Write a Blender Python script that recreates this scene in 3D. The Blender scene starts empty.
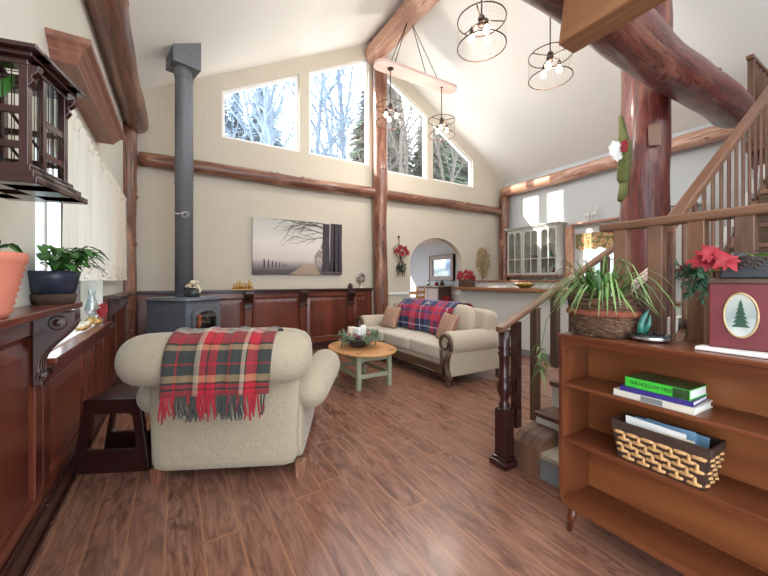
import bpy, bmesh, math, random
from mathutils import Vector, Matrix, noise, Euler
rnd = random.Random(7)
C = bpy.context.scene.collection
PI = math.pi
R = math.radians

# ------------------------------------------------------------------ materials
def col(r, g, b):
    f = lambda v: (v/255/12.92) if v/255 <= 0.04045 else ((v/255+0.055)/1.055)**2.4
    return (f(r), f(g), f(b), 1)

class NT:
    def __init__(s, name):
        s.m = bpy.data.materials.new(name); s.m.use_nodes = True
        s.t = s.m.node_tree; s.t.nodes.clear()
        s.out = s.n('ShaderNodeOutputMaterial')
    def n(s, typ, **kw):
        nd = s.t.nodes.new(typ)
        for k, v in kw.items(): setattr(nd, k, v)
        return nd
    def l(s, a, b): s.t.links.new(a, b)
    def val(s, sock, v):
        if hasattr(v, 'is_output') or isinstance(v, bpy.types.NodeSocket): s.l(v, sock)
        else: sock.default_value = v
    def math(s, op, a, b=0.0, c=None):
        nd = s.n('ShaderNodeMath', operation=op)
        s.val(nd.inputs[0], a); s.val(nd.inputs[1], b)
        if c is not None: s.val(nd.inputs[2], c)
        return nd.outputs[0]
    def mix(s, fac, a, b, mode='MIX'):
        nd = s.n('ShaderNodeMix', data_type='RGBA', blend_type=mode)
        s.val(nd.inputs[0], fac); s.val(nd.inputs[6], a); s.val(nd.inputs[7], b)
        return nd.outputs[2]
    def ramp(s, fac, stops, interp='LINEAR'):
        nd = s.n('ShaderNodeValToRGB'); cr = nd.color_ramp; cr.interpolation = interp
        while len(cr.elements) < len(stops): cr.elements.new(0.5)
        for e, (p, c) in zip(cr.elements, stops): e.position = p; e.color = c
        s.val(nd.inputs[0], fac); return nd.outputs[0]
    def noise(s, vec, scale, detail=3, rough=0.5, dist=0.0):
        nd = s.n('ShaderNodeTexNoise')
        nd.inputs['Scale'].default_value = scale; nd.inputs['Detail'].default_value = detail
        nd.inputs['Roughness'].default_value = rough; nd.inputs['Distortion'].default_value = dist
        s.l(vec, nd.inputs['Vector']); return nd.outputs['Fac']
    def coord(s, which='Object'):
        return s.n('ShaderNodeTexCoord').outputs[which]
    def mapping(s, vec, scale=(1, 1, 1), loc=(0, 0, 0)):
        nd = s.n('ShaderNodeMapping'); nd.inputs['Scale'].default_value = scale; nd.inputs['Location'].default_value = loc
        s.l(vec, nd.inputs['Vector']); return nd.outputs[0]
    def bsdf(s, color, rough=0.5, metal=0.0, bump=None, bs=0.2, bd=0.01, **kw):
        p = s.n('ShaderNodeBsdfPrincipled')
        s.val(p.inputs['Base Color'], color); s.val(p.inputs['Roughness'], rough); s.val(p.inputs['Metallic'], metal)
        for k, v in kw.items(): s.val(p.inputs[k.replace('_', ' ')], v)
        if bump is not None:
            b = s.n('ShaderNodeBump'); b.inputs['Strength'].default_value = bs; b.inputs['Distance'].default_value = bd
            s.l(bump, b.inputs['Height']); s.l(b.outputs[0], p.inputs['Normal'])
        s.l(p.outputs[0], s.out.inputs[0]); return p

def plain(name, c, rough=0.5, metal=0.0, var=0.12, scale=30, bs=0.1, **kw):
    t = NT(name); v = t.coord()
    nz = t.noise(v, scale, 3)
    dark = tuple(x*(1-var) for x in c[:3])+(1,); lite = tuple(min(1, x*(1+var)) for x in c[:3])+(1,)
    t.bsdf(t.ramp(nz, [(0.3, dark), (0.7, lite)]), rough, metal, nz, bs, 0.004, **kw)
    return t.m

def wood(name, c1, c2, c3=None, rough=0.35, su=34, sv=2.2, bs=0.15, knot=0.0, coat=0.0):
    """grain runs along V of the UV map, which is in metres"""
    t = NT(name); uv = t.coord('UV')
    a = t.noise(t.mapping(uv, (su, sv, 1)), 1.0, 5, 0.6, 0.6)
    b = t.noise(t.mapping(uv, (su*0.16, sv*0.6, 1)), 1.0, 3, 0.5, 0.8)
    cc = t.ramp(a, [(0.28, c1), (0.72, c2)])
    if c3: cc = t.mix(t.ramp(b, [(0.42, (0, 0, 0, 1)), (0.66, (1, 1, 1, 1))]), cc, c3)
    else: cc = t.mix(t.math('MULTIPLY', b, 0.5), cc, c1)
    kw = {}
    if coat: kw = {'Coat_Weight': coat, 'Coat_Roughness': 0.12}
    t.bsdf(cc, rough, 0, a, bs, 0.004, **kw)
    return t.m

def logwood(name, c1, c2, c3, cd, rough=0.3, coat=0.3):
    t = NT(name); uv = t.coord('UV')
    a = t.noise(t.mapping(uv, (15, 1.3, 1)), 1.0, 6, 0.65, 0.8)
    bl = t.noise(t.mapping(uv, (4.5, 1.1, 1)), 1.0, 4, 0.6, 1.0)
    cr = t.noise(t.mapping(uv, (44, 2.4, 1)), 1.0, 5, 0.7, 1.2)
    vo = t.n('ShaderNodeTexVoronoi'); vo.inputs['Scale'].default_value = 1.0
    t.l(t.mapping(uv, (5.5, 3.0, 1)), vo.inputs['Vector'])
    cc = t.ramp(a, [(0.36, c1), (0.62, c2)])
    cc = t.mix(t.ramp(bl, [(0.5, (0, 0, 0, 1)), (0.68, (0.85, 0.85, 0.85, 1))]), cc, c3)
    cc = t.mix(t.ramp(cr, [(0.36, (0.9, 0.9, 0.9, 1)), (0.46, (0, 0, 0, 1))]), cc, cd)
    cc = t.mix(t.ramp(vo.outputs['Distance'], [(0.06, (0.9, 0.9, 0.9, 1)), (0.13, (0, 0, 0, 1))]), cc, cd)
    h = t.math('ADD', t.math('ADD', t.math('MULTIPLY', a, 0.6), t.math('MULTIPLY', cr, 0.7)), t.math('MULTIPLY', bl, 0.8))
    t.bsdf(cc, rough, 0, h, 0.75, 0.012, Coat_Weight=coat, Coat_Roughness=0.15)
    return t.m

def fabric(name, c, var=0.16, scale=260, rough=0.95, bs=0.35):
    t = NT(name); v = t.coord()
    a = t.noise(t.mapping(v, (1, 1, 0.35)), scale, 2)
    b = t.noise(v, 9, 3)
    dark = tuple(x*(1-var) for x in c[:3])+(1,); lite = tuple(min(1, x*(1+var)) for x in c[:3])+(1,)
    cc = t.ramp(a, [(0.3, dark), (0.7, lite)])
    cc = t.mix(t.math('MULTIPLY', b, 0.25), cc, dark)
    t.bsdf(cc, rough, 0, a, bs, 0.002, Sheen_Weight=0.2)
    return t.m

def tartan(name, stops_u, stops_v, nu, nv):
    t = NT(name); uv = t.coord('UV')
    sp = t.n('ShaderNodeSeparateXYZ'); t.l(uv, sp.inputs[0])
    fu = t.math('FRACT', t.math('MULTIPLY', sp.outputs[0], nu)); fv = t.math('FRACT', t.math('MULTIPLY', sp.outputs[1], nv))
    a = t.ramp(fu, stops_u, 'CONSTANT'); b = t.ramp(fv, stops_v, 'CONSTANT')
    tw = t.math('FRACT', t.math('MULTIPLY', t.math('ADD', sp.outputs[0], sp.outputs[1]), 130))
    cc = t.mix(t.math('MULTIPLY_ADD', t.math('GREATER_THAN', tw, 0.5), 0.2, 0.4), a, b)
    nz = t.noise(t.coord(), 300, 2)
    t.bsdf(t.mix(t.math('MULTIPLY', nz, 0.25), cc, (0.02, 0.015, 0.015, 1)), 0.95, 0, nz, 0.4, 0.002, Sheen_Weight=0.15)
    return t.m

def glassy(name, tint=(1, 1, 1, 1), fac=0.08):
    t = NT(name); a = t.n('ShaderNodeBsdfTransparent'); a.inputs[0].default_value = tint
    g = t.n('ShaderNodeBsdfGlossy'); g.inputs['Roughness'].default_value = 0.03
    mx = t.n('ShaderNodeMixShader'); mx.inputs[0].default_value = fac
    t.l(a.outputs[0], mx.inputs[1]); t.l(g.outputs[0], mx.inputs[2]); t.l(mx.outputs[0], t.out.inputs[0])
    return t.m

def emis(name, c, s):
    t = NT(name); e = t.n('ShaderNodeEmission'); e.inputs[0].default_value = c; e.inputs[1].default_value = s
    t.l(e.outputs[0], t.out.inputs[0]); return t.m

def sheer(name, c, transp=0.12, lace=False):
    t = NT(name)
    d = t.n('ShaderNodeBsdfDiffuse'); d.inputs[0].default_value = c
    tl = t.n('ShaderNodeBsdfTranslucent'); tl.inputs[0].default_value = c
    tr = t.n('ShaderNodeBsdfTransparent')
    m1 = t.n('ShaderNodeMixShader'); m1.inputs[0].default_value = 0.42
    t.l(d.outputs[0], m1.inputs[1]); t.l(tl.outputs[0], m1.inputs[2])
    m2 = t.n('ShaderNodeMixShader')
    if lace:
        vo = t.n('ShaderNodeTexVoronoi'); vo.inputs['Scale'].default_value = 26; t.l(t.coord(), vo.inputs['Vector'])
        t.l(t.ramp(vo.outputs['Distance'], [(0.18, (0.8, 0.8, 0.8, 1)), (0.34, (0.05, 0.05, 0.05, 1))]), m2.inputs[0])
    else: m2.inputs[0].default_value = transp
    t.l(m1.outputs[0], m2.inputs[1]); t.l(tr.outputs[0], m2.inputs[2]); t.l(m2.outputs[0], t.out.inputs[0])
    return t.m

def floor_mat():
    t = NT('plank_floor'); v = t.coord(); sp = t.n('ShaderNodeSeparateXYZ'); t.l(v, sp.inputs[0])
    W, L = 0.1645, 2.1
    xs = t.math('DIVIDE', t.math('ADD', sp.outputs[0], 0.044), W)
    ix = t.math('FLOOR', xs); fx = t.math('FRACT', xs)
    wn = t.n('ShaderNodeTexWhiteNoise', noise_dimensions='1D'); t.l(ix, wn.inputs['W'])
    ys = t.math('ADD', t.math('DIVIDE', sp.outputs[1], L), t.math('MULTIPLY', wn.outputs['Value'], 7.3))
    iy = t.math('FLOOR', ys); fy = t.math('FRACT', ys)
    cb = t.n('ShaderNodeCombineXYZ'); t.l(ix, cb.inputs[0]); t.l(iy, cb.inputs[1])
    w2 = t.n('ShaderNodeTexWhiteNoise', noise_dimensions='2D'); t.l(cb.outputs[0], w2.inputs['Vector'])
    off = t.n('ShaderNodeVectorMath', operation='SCALE'); t.l(cb.outputs[0], off.inputs[0]); off.inputs['Scale'].default_value = 3.7
    add = t.n('ShaderNodeVectorMath', operation='ADD'); t.l(v, add.inputs[0]); t.l(off.outputs[0], add.inputs[1])
    g = t.noise(t.mapping(add.outputs[0], (30, 3.2, 1)), 1.0, 5, 0.62, 1.4)
    h = t.noise(t.mapping(add.outputs[0], (8, 2.2, 1)), 1.0, 4, 0.6, 2.2)
    base = t.ramp(g, [(0.25, col(86, 54, 42)), (0.5, col(134, 93, 75)), (0.78, col(162, 121, 101))])
    base = t.mix(t.ramp(h, [(0.5, (0, 0, 0, 1)), (0.62, (0.55, 0.55, 0.55, 1))]), base, col(62, 37, 30))
    base = t.mix(t.math('MULTIPLY', w2.outputs['Value'], 0.4), base, col(146, 106, 90))
    ax = t.math('ABSOLUTE', t.math('SUBTRACT', fx, 0.5)); ay = t.math('ABSOLUTE', t.math('SUBTRACT', fy, 0.5))
    s1 = t.math('GREATER_THAN', ax, 0.468); s2 = t.math('GREATER_THAN', ay, 0.4955)
    seam = t.math('MAXIMUM', s1, s2)
    base = t.mix(t.math('MULTIPLY', seam, 0.62), base, col(186, 132, 98))
    gap = t.math('MAXIMUM', t.math('GREATER_THAN', fx, 0.986), t.math('GREATER_THAN', fy, 0.9975))
    base = t.mix(t.math('MULTIPLY', gap, 0.75), base, col(48, 28, 20))
    hgt = t.math('SUBTRACT', t.math('MULTIPLY', g, 0.5), t.math('MULTIPLY', seam, 0.5))
    rg = t.math('MULTIPLY_ADD', h, 0.2, 0.13)
    t.bsdf(base, rg, 0, hgt, 0.22, 0.004)
    return t.m

def wall_mat(name, c, weave=True):
    t = NT(name); v = t.coord()
    a = t.noise(t.mapping(v, (1, 1, 0.3)), 34, 5, 0.65)
    b = t.noise(v, 2.5, 3)
    d = tuple(x*(0.84 if weave else 0.95) for x in c[:3])+(1,)
    cc = t.mix(t.math('MULTIPLY', a, 0.5 if weave else 0.15), c, d)
    cc = t.mix(t.math('MULTIPLY', b, 0.25), cc, d)
    t.bsdf(cc, 0.9, 0, a, 0.5 if weave else 0.08, 0.01)
    return t.m

def bead_mat(name, c, pitch=0.05):
    t = NT(name); v = t.coord(); sp = t.n('ShaderNodeSeparateXYZ'); t.l(v, sp.inputs[0])
    f = t.math('FRACT', t.math('DIVIDE', t.math('ADD', sp.outputs[0], sp.outputs[1]), pitch))
    g = t.math('LESS_THAN', f, 0.12)
    t.bsdf(t.mix(t.math('MULTIPLY', g, 0.35), c, tuple(x*0.6 for x in c[:3])+(1,)), 0.5, 0, t.math('SUBTRACT', 1.0, g), 0.5, 0.006)
    return t.m

def wicker_mat(name, c1, c2, s=60):
    t = NT(name); v = t.coord()
    a = t.noise(t.mapping(v, (0.4, 0.4, 1.6)), s, 4, 0.7, 1.5)
    t.bsdf(t.ramp(a, [(0.35, c1), (0.65, c2)]), 0.8, 0, a, 0.9, 0.012)
    return t.m

M = {}
M['floor'] = floor_mat()
M['ceiling'] = wall_mat('ceiling_paint', col(240, 238, 232), False)
M['wall'] = wall_mat('beige_wallpaper', col(207, 197, 180))
M['wall_plain'] = wall_mat('pale_wall_paint', col(216, 214, 202), False)
M['wall_grey'] = wall_mat('grey_wall_paint', col(205, 209, 210), False)
M['dining'] = wall_mat('dining_wall_paint', col(196, 202, 205), False)
M['white'] = plain('white_paint', col(236, 236, 234), 0.45, var=0.03)
M['cherry'] = wood('cherry_panel', col(70, 30, 22), col(108, 52, 36), col(120, 60, 42), 0.28, 26, 1.5, 0.08, coat=0.25)
M['cherry_dark'] = wood('cherry_dark', col(44, 20, 17), col(76, 36, 28), None, 0.3, 26, 1.5, 0.08, coat=0.25)
M['log'] = logwood('varnished_log', col(84, 46, 34), col(138, 88, 66), col(180, 132, 104), col(46, 24, 18))
M['log_red'] = logwood('red_varnished_log', col(62, 24, 22), col(116, 50, 42), col(140, 90, 72), col(34, 14, 14), 0.32, 0.25)
M['log_tan'] = logwood('sun_paled_log', col(172, 122, 98), col(208, 160, 134), col(226, 190, 170), col(120, 76, 56), 0.38, 0.2)  # sunlight on the ridge log is put into this paler colour
M['hewn'] = wood('hewn_timber', col(104, 66, 40), col(160, 112, 74), col(138, 92, 60), 0.55, 18, 1.2, 0.5)
M['slab'] = wood('pale_slab', col(196, 164, 152), col(226, 200, 190), col(210, 180, 168), 0.5, 14, 1.2, 0.2)
M['book'] = wood('bookcase_wood', col(76, 36, 21), col(108, 56, 32), col(120, 68, 40), 0.34, 24, 1.2, 0.05, coat=0.12)
M['book_back'] = wood('bookcase_back', col(108, 56, 32), col(144, 84, 48), col(156, 96, 54), 0.35, 14, 1.0, 0.05)
M['dark_stain'] = wood('dark_stain', col(38, 17, 17), col(66, 30, 28), None, 0.22, 24, 1.4, 0.05, coat=0.3)
M['stool'] = wood('stool_stain', col(36, 15, 15), col(58, 26, 24), None, 0.35, 20, 1.4, 0.05)
M['stair'] = wood('weathered_wood', col(58, 40, 33), col(112, 80, 62), col(130, 94, 72), 0.6, 26, 1.6, 0.4)
M['rail'] = wood('rail_wood', col(82, 54, 40), col(132, 94, 70), col(116, 78, 56), 0.42, 22, 1.4, 0.15)
M['cornice'] = wood('cornice_wood', col(108, 64, 50), col(154, 106, 86), col(138, 90, 72), 0.4, 22, 1.3, 0.1)
M['pine'] = wood('pine_top', col(178, 122, 74), col(216, 164, 112), col(206, 150, 98), 0.4, 16, 1.3, 0.08)
M['sage'] = plain('sage_paint', col(150, 152, 128), 0.6, var=0.08)
M['carved'] = wood('carved_walnut', col(62, 44, 34), col(112, 84, 64), None, 0.4, 26, 2, 0.2)
M['linen'] = fabric('cream_linen', col(170, 157, 134), 0.2)
M['sofa'] = fabric('taupe_chenille', col(186, 172, 152), 0.14, 160)
M['seat'] = fabric('seat_chenille', col(196, 186, 170), 0.14, 160)
M['red_fab'] = fabric('red_fabric', col(168, 24, 38))
M['black'] = plain('black_metal', col(38, 36, 36), 0.45, 0.6, 0.1)
M['bronze'] = plain('bronze_metal', col(64, 46, 38), 0.4, 0.8, 0.1)
M['stove'] = plain('stove_iron', col(122, 130, 142), 0.4, 0.4, 0.14, 20)
M['pipe'] = plain('pipe_steel', col(112, 115, 120), 0.5, 0.3, 0.12, 40)
M['chrome'] = plain('chrome', col(200, 200, 200), 0.15, 1.0, 0.03)
M['silver'] = plain('silver', col(176, 172, 168), 0.25, 0.9, 0.1)
M['gold'] = plain('gold', col(198, 158, 92), 0.35, 0.7, 0.15)
M['terracotta'] = plain('terracotta', col(196, 118, 96), 0.8, 0, 0.08)
M['navy'] = plain('navy_glaze', col(42, 48, 66), 0.4, 0, 0.06)
M['woodring'] = wicker_mat('dark_wicker', col(58, 40, 32), col(104, 78, 62), 90)
M['wicker'] = wicker_mat('twig_wicker', col(58, 40, 28), col(140, 104, 78), 60)
M['leaf'] = plain('leaf_green', col(56, 104, 42), 0.45, 0, 0.4, 14)
M['leaf_pale'] = plain('spider_leaf', col(104, 132, 74), 0.45, 0, 0.45, 10)
M['pine_green'] = plain('fir_green', col(44, 78, 56), 0.7, 0, 0.3, 20)
M['petal'] = plain('red_petal', col(134, 8, 24), 0.65, 0, 0.3, 20)
M['petal_white'] = plain('white_petal', col(232, 230, 226), 0.7, 0, 0.05)
M['glass'] = glassy('window_glass')
M['glass_dark'] = glassy('smoked_glass', (0.25, 0.25, 0.27, 1), 0.15)
M['mirror'] = plain('mirror', col(225, 228, 230), 0.04, 1.0, 0.0)
M['clear'] = glassy('clear_glass', (0.9, 0.93, 0.93, 1), 0.2)
M['bulb'] = emis('lit_bulb', (1.0, 0.83, 0.58, 1), 4.0)
M['sheer'] = sheer('sheer_cotton', col(244, 236, 220), 0.03)
M['lace'] = sheer('lace', col(240, 230, 214), 0.1, True)
M['paper'] = plain('paper', col(232, 232, 230), 0.8, 0, 0.04)
M['paper_blue'] = plain('blue_paper', col(120, 160, 190), 0.6, 0, 0.1)
M['carpet'] = fabric('stair_carpet', col(168, 156, 140), 0.2, 140)
M['riser'] = plain('white_riser', col(206, 202, 196), 0.6, 0, 0.05)
M['bead'] = bead_mat('beadboard', col(206, 208, 204))
M['cab'] = plain('grey_green_cabinet', col(196, 197, 190), 0.5, 0, 0.04)
M['base_grey'] = plain('grey_base', col(120, 122, 124), 0.6, 0, 0.05)
M['red_box'] = plain('red_box', col(104, 38, 42), 0.5, 0, 0.15, 12)
M['brown_dark'] = plain('brown_dark', col(62, 44, 36), 0.6, 0, 0.15)
M['cream'] = plain('cream', col(228, 216, 190), 0.6, 0, 0.06)
M['pink_wash'] = plain('faded_pink', col(176, 164, 162), 0.6, 0, 0.08)
M['dark_slate'] = plain('dark_slate', col(64, 66, 70), 0.35, 0.4, 0.1)
M['teal'] = plain('teal_glaze', col(58, 116, 104), 0.25, 0, 0.2, 30)
M['snow'] = plain('snow', col(232, 238, 246), 0.9, 0, 0.05, 3)
M['strap'] = plain('rattan_strap', col(196, 152, 100), 0.6, 0, 0.2, 60)

# ------------------------------------------------------------------ mesh builder
class MB:
    def __init__(s):
        s.bm = bmesh.new(); s.uvl = s.bm.loops.layers.uv.new('UVMap'); s.lay = s.bm.verts.layers.int.new('done')
    def _uv(s, faces, grain=None):
        vs = {v for f in faces for v in f.verts}
        if not vs: return
        lo = [min(v.co[i] for v in vs) for i in range(3)]; hi = [max(v.co[i] for v in vs) for i in range(3)]
        if grain is None:
            e = [hi[i]-lo[i] for i in range(3)]; grain = e.index(max(e))
        ou, ov = rnd.random()*9, rnd.random()*9
        g = Vector((0, 0, 0)); g[grain] = 1
        for f in faces:
            n = f.normal if f.normal.length > 0 else Vector((0, 0, 1))
            f.normal_update(); n = f.normal
            if abs(n.dot(g)) > 0.8:
                a, b = [i for i in range(3) if i != grain]
                for lp in f.loops: lp[s.uvl].uv = (lp.vert.co[a]+ou, lp.vert.co[b]*0.3+ov)
            else:
                t = n.cross(g); t.normalize()
                for lp in f.loops: lp[s.uvl].uv = (lp.vert.co.dot(t)+ou, lp.vert.co[grain]+ov)
    def box(s, x0, x1, y0, y1, z0, z1, bev=0.0, grain=None, seg=2, xf=None):
        mt = Matrix.Translation(((x0+x1)/2, (y0+y1)/2, (z0+z1)/2)) @ Matrix.Diagonal((abs(x1-x0), abs(y1-y0), abs(z1-z0), 1))
        r = bmesh.ops.create_cube(s.bm, size=1, matrix=mt)
        fs = list({f for v in r['verts'] for f in v.link_faces})
        if bev > 0:
            es = list({e for v in r['verts'] for e in v.link_edges})
            q = bmesh.ops.bevel(s.bm, geom=es, offset=bev, segments=seg, affect='EDGES', profile=0.5)
            vs = {v for f in q['faces'] for v in f.verts}
            fs = list({f for v in vs for f in v.link_faces})
        s._uv(fs, grain)
        if xf is not None: bmesh.ops.transform(s.bm, matrix=xf, verts=list({v for f in fs for v in f.verts}))
        return fs
    def prism(s, poly, axis, a, b, bev=0.0, grain=None, xf=None):
        """extrude 2-D polygon; axis 0: (y,z), 1: (x,z), 2: (x,y)"""
        def P3(p, w):
            return {0: (w, p[0], p[1]), 1: (p[0], w, p[1]), 2: (p[0], p[1], w)}[axis]
        va = [s.bm.verts.new(P3(p, a)) for p in poly]; vb = [s.bm.verts.new(P3(p, b)) for p in poly]
        fs = [s.bm.faces.new(va), s.bm.faces.new(vb[::-1])]
        n = len(poly)
        for i in range(n): fs.append(s.bm.faces.new((va[i], vb[i], vb[(i+1) % n], va[(i+1) % n])))
        bmesh.ops.recalc_face_normals(s.bm, faces=fs)
        if bev > 0:
            es = list({e for f in fs[:2] for e in f.edges})
            q = bmesh.ops.bevel(s.bm, geom=es, offset=bev, segments=2, affect='EDGES', profile=0.5)
            vs = set(v for v in va+vb if v.is_valid) | {v for f in q['faces'] for v in f.verts}
            fs = list({f for v in vs for f in v.link_faces})
        s._uv(fs, grain)
        if xf is not None: bmesh.ops.transform(s.bm, matrix=xf, verts=list({v for f in fs for v in f.verts}))
        return fs
    def tube(s, pts, rad, seg=8, cap=True, closed=False):
        pts = [Vector(p) for p in pts]; n = len(pts)
        if not hasattr(rad, '__len__'): rad = [rad]*n
        rings = []; L = 0.0; Ls = []
        up = None
        for i, p in enumerate(pts):
            if closed: d = pts[(i+1) % n]-pts[i-1]
            else: d = pts[min(i+1, n-1)]-pts[max(i-1, 0)]
            d.normalize()
            if up is None:
                up = Vector((0, 0, 1)) if abs(d.z) < 0.9 else Vector((1, 0, 0))
            up = (up-d*up.dot(d)); up.normalize(); sd = d.cross(up)
            if i: L += (p-pts[i-1]).length
            Ls.append(L)
            r = rad[i]
            ring = []
            for k in range(seg):
                a = 2*PI*k/seg
                rr = r(k/seg) if callable(r) else r
                ring.append(s.bm.verts.new(p+up*math.cos(a)*rr+sd*math.sin(a)*rr))
            rings.append(ring)
        fs = []
        ou, ov = rnd.random()*9, rnd.random()*9
        rm = rad[0](0) if callable(rad[0]) else max(rad)
        m = n if closed else n-1
        for i in range(m):
            a, b = rings[i], rings[(i+1) % n]
            for k in range(seg):
                f = s.bm.faces.new((a[k], a[(k+1) % seg], b[(k+1) % seg], b[k]))
                f.smooth = True
                us = [k, k+1, k+1, k]; l1 = Ls[i+1] if i+1 < n else L+(pts[0]-pts[-1]).length
                vv = [Ls[i], Ls[i], l1, l1]
                for lp, u, v in zip(f.loops, us, vv): lp[s.uvl].uv = (u/seg*2*PI*rm+ou, v+ov)
                fs.append(f)
        if cap and not closed:
            for ring, fl in ((rings[0], True), (rings[-1], False)):
                f = s.bm.faces.new(ring[::-1] if fl else ring)
                for k, lp in enumerate(f.loops): lp[s.uvl].uv = (ou+math.cos(2*PI*k/seg)*rm, ov+math.sin(2*PI*k/seg)*rm*0.4)
                fs.append(f)
        return fs
    def ring(s, c, r, rt, seg=32, ts=6, ax=(1, 0, 0), ay=(0, 1, 0)):
        c, ax, ay = Vector(c), Vector(ax), Vector(ay)
        s.tube([c+ax*r*math.cos(2*PI*i/seg)+ay*r*math.sin(2*PI*i/seg) for i in range(seg)], rt, ts, closed=True)
    def lathe(s, prof, c=(0, 0, 0), seg=24, sx=1, sy=1, xf=None):
        c = Vector(c); rings = []; fs = []
        for r, z in prof:
            if r < 1e-5: rings.append([s.bm.verts.new(c+Vector((0, 0, z)))])
            else: rings.append([s.bm.verts.new(c+Vector((r*sx*math.cos(2*PI*k/seg), r*sy*math.sin(2*PI*k/seg), z))) for k in range(seg)])
        ou, ov = rnd.random()*9, rnd.random()*9
        for i in range(len(rings)-1):
            a, b = rings[i], rings[i+1]
            for k in range(seg):
                k2 = (k+1) % seg
                if len(a) == 1 and len(b) == 1: continue
                if len(a) == 1: f = s.bm.faces.new((a[0], b[k2], b[k]))
                elif len(b) == 1: f = s.bm.faces.new((a[k], a[k2], b[0]))
                else: f = s.bm.faces.new((a[k], a[k2], b[k2], b[k]))
                f.smooth = True; fs.append(f)
                for lp in f.loops:
                    q = lp.vert.co-c; lp[s.uvl].uv = (math.atan2(q.y, q.x)*0.1+ou, q.z+ov)
        if xf is not None: bmesh.ops.transform(s.bm, matrix=xf, verts=[v for r in rings for v in r])
        return fs
    def puff(s, c, sz, k=5.0, n=10, xf=None, fn=None):
        """rounded cushion-like box, half sizes sz"""
        for v in s.bm.verts: v[s.lay] = 1
        q = bmesh.ops.create_cube(s.bm, size=2)
        es = list({e for v in q['verts'] for e in v.link_edges})
        bmesh.ops.subdivide_edges(s.bm, edges=es, cuts=n-1, use_grid_fill=True)
        vs = [v for v in s.bm.verts if v[s.lay] == 0]
        ks = k if hasattr(k, '__len__') else (k, k, k)
        for v in vs:
            p = v.co; m = max(abs(p.x), abs(p.y), abs(p.z)); kk = ks[0]
            nn = (abs(p.x)**kk+abs(p.y)**kk+abs(p.z)**kk)**(1/kk)
            w = p*(m/nn)
            w = Vector((w.x*sz[0], w.y*sz[1], w.z*sz[2]))
            if fn: w = fn(w)
            if xf is not None: w = xf @ w
            v.co = w+Vector(c)
        fs = list({f for v in vs for f in v.link_faces})
        for f in fs: f.smooth = True
        s._uv(fs)
        return fs
    def sph(s, c, r, sc=(1, 1, 1), seg=12):
        mt = Matrix.Translation(c) @ Matrix.Diagonal((r*sc[0], r*sc[1], r*sc[2], 1))
        q = bmesh.ops.create_uvsphere(s.bm, u_segments=seg, v_segments=max(6, seg//2+2), radius=1, matrix=mt)
        fs = {f for v in q['verts'] for f in v.link_faces}
        for f in fs: f.smooth = True
    def blade(s, pts, w, fold=0.25, nrm=(0, 0, 1)):
        pts = [Vector(p) for p in pts]; n = len(pts); rows = []
        for i, p in enumerate(pts):
            d = (pts[min(i+1, n-1)]-pts[max(i-1, 0)]).normalized()
            sd = d.cross(Vector(nrm))
            if sd.length < 0.05: sd = d.cross(Vector((1, 0, 0)))
            sd.normalize(); nn = sd.cross(d)
            ww = w[i] if hasattr(w, '__len__') else w*math.sin(PI*(0.12+0.86*i/(n-1)))
            rows.append([s.bm.verts.new(p+sd*ww+nn*ww*fold), s.bm.verts.new(p), s.bm.verts.new(p-sd*ww+nn*ww*fold)])
        for i in range(n-1):
            for k in range(2):
                f = s.bm.faces.new((rows[i][k], rows[i][k+1], rows[i+1][k+1], rows[i+1][k])); f.smooth = True
    def grid(s, fn, nu, nv):
        """fn(u,v)->point ; uv = (u,v)"""
        vs = [[s.bm.verts.new(fn(i/nu, j/nv)) for j in range(nv+1)] for i in range(nu+1)]
        for i in range(nu):
            for j in range(nv):
                f = s.bm.faces.new((vs[i][j], vs[i+1][j], vs[i+1][j+1], vs[i][j+1])); f.smooth = True
                for lp, (a, b) in zip(f.loops, ((i, j), (i+1, j), (i+1, j+1), (i, j+1))): lp[s.uvl].uv = (a/nu, b/nv)
    def xf(s, m): bmesh.ops.transform(s.bm, matrix=m, verts=s.bm.verts[:])
    def build(s, name, mat, parent=None, world=False, smooth=False, solid=0.0, sub=0):
        if world and parent is not None:
            bmesh.ops.translate(s.bm, verts=s.bm.verts[:], vec=-parent_loc(parent))
        me = bpy.data.meshes.new(name); s.bm.normal_update(); s.bm.to_mesh(me); s.bm.free()
        if smooth:
            for p in me.polygons: p.use_smooth = True
        me.materials.append(M[mat] if isinstance(mat, str) else mat)
        o = bpy.data.objects.new(name, me); C.objects.link(o)
        if parent is not None: o.parent = parent
        if solid: md = o.modifiers.new('solid', 'SOLIDIFY'); md.thickness = solid; md.offset = 0
        if sub: md = o.modifiers.new('sub', 'SUBSURF'); md.levels = sub; md.render_levels = sub
        return o

def parent_loc(p):
    v = Vector((0, 0, 0))
    while p is not None: v = v+p.location; p = p.parent
    return v

def tag(o, label, cat, group=None):
    o['label'] = label; o['category'] = cat
    if group: o['group'] = group
    return o
def thing(name, label, cat, loc=(0, 0, 0), rz=0.0, group=None):
    o = bpy.data.objects.new(name, None); C.objects.link(o); o.empty_display_size = 0.1
    o.location = loc; o.rotation_euler = (0, 0, rz)
    return tag(o, label, cat, group)
def struct(o): o['kind'] = 'structure'; return o
def kids(o): return [c for c in C.objects if c.parent == o]
def dup(o, loc=None, rz=None, label=None, parent=None):
    c = o.copy(); C.objects.link(c)
    if parent is not None: c.parent = parent
    for ch in kids(o): dup(ch, parent=c)
    if loc is not None: c.location = loc
    if rz is not None: c.rotation_euler = (0, 0, rz)
    if label: c['label'] = label
    return c
def T(x, y, z, rz=0, rx=0, ry=0): return Matrix.Translation((x, y, z)) @ Euler((rx, ry, rz)).to_matrix().to_4x4()

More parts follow.
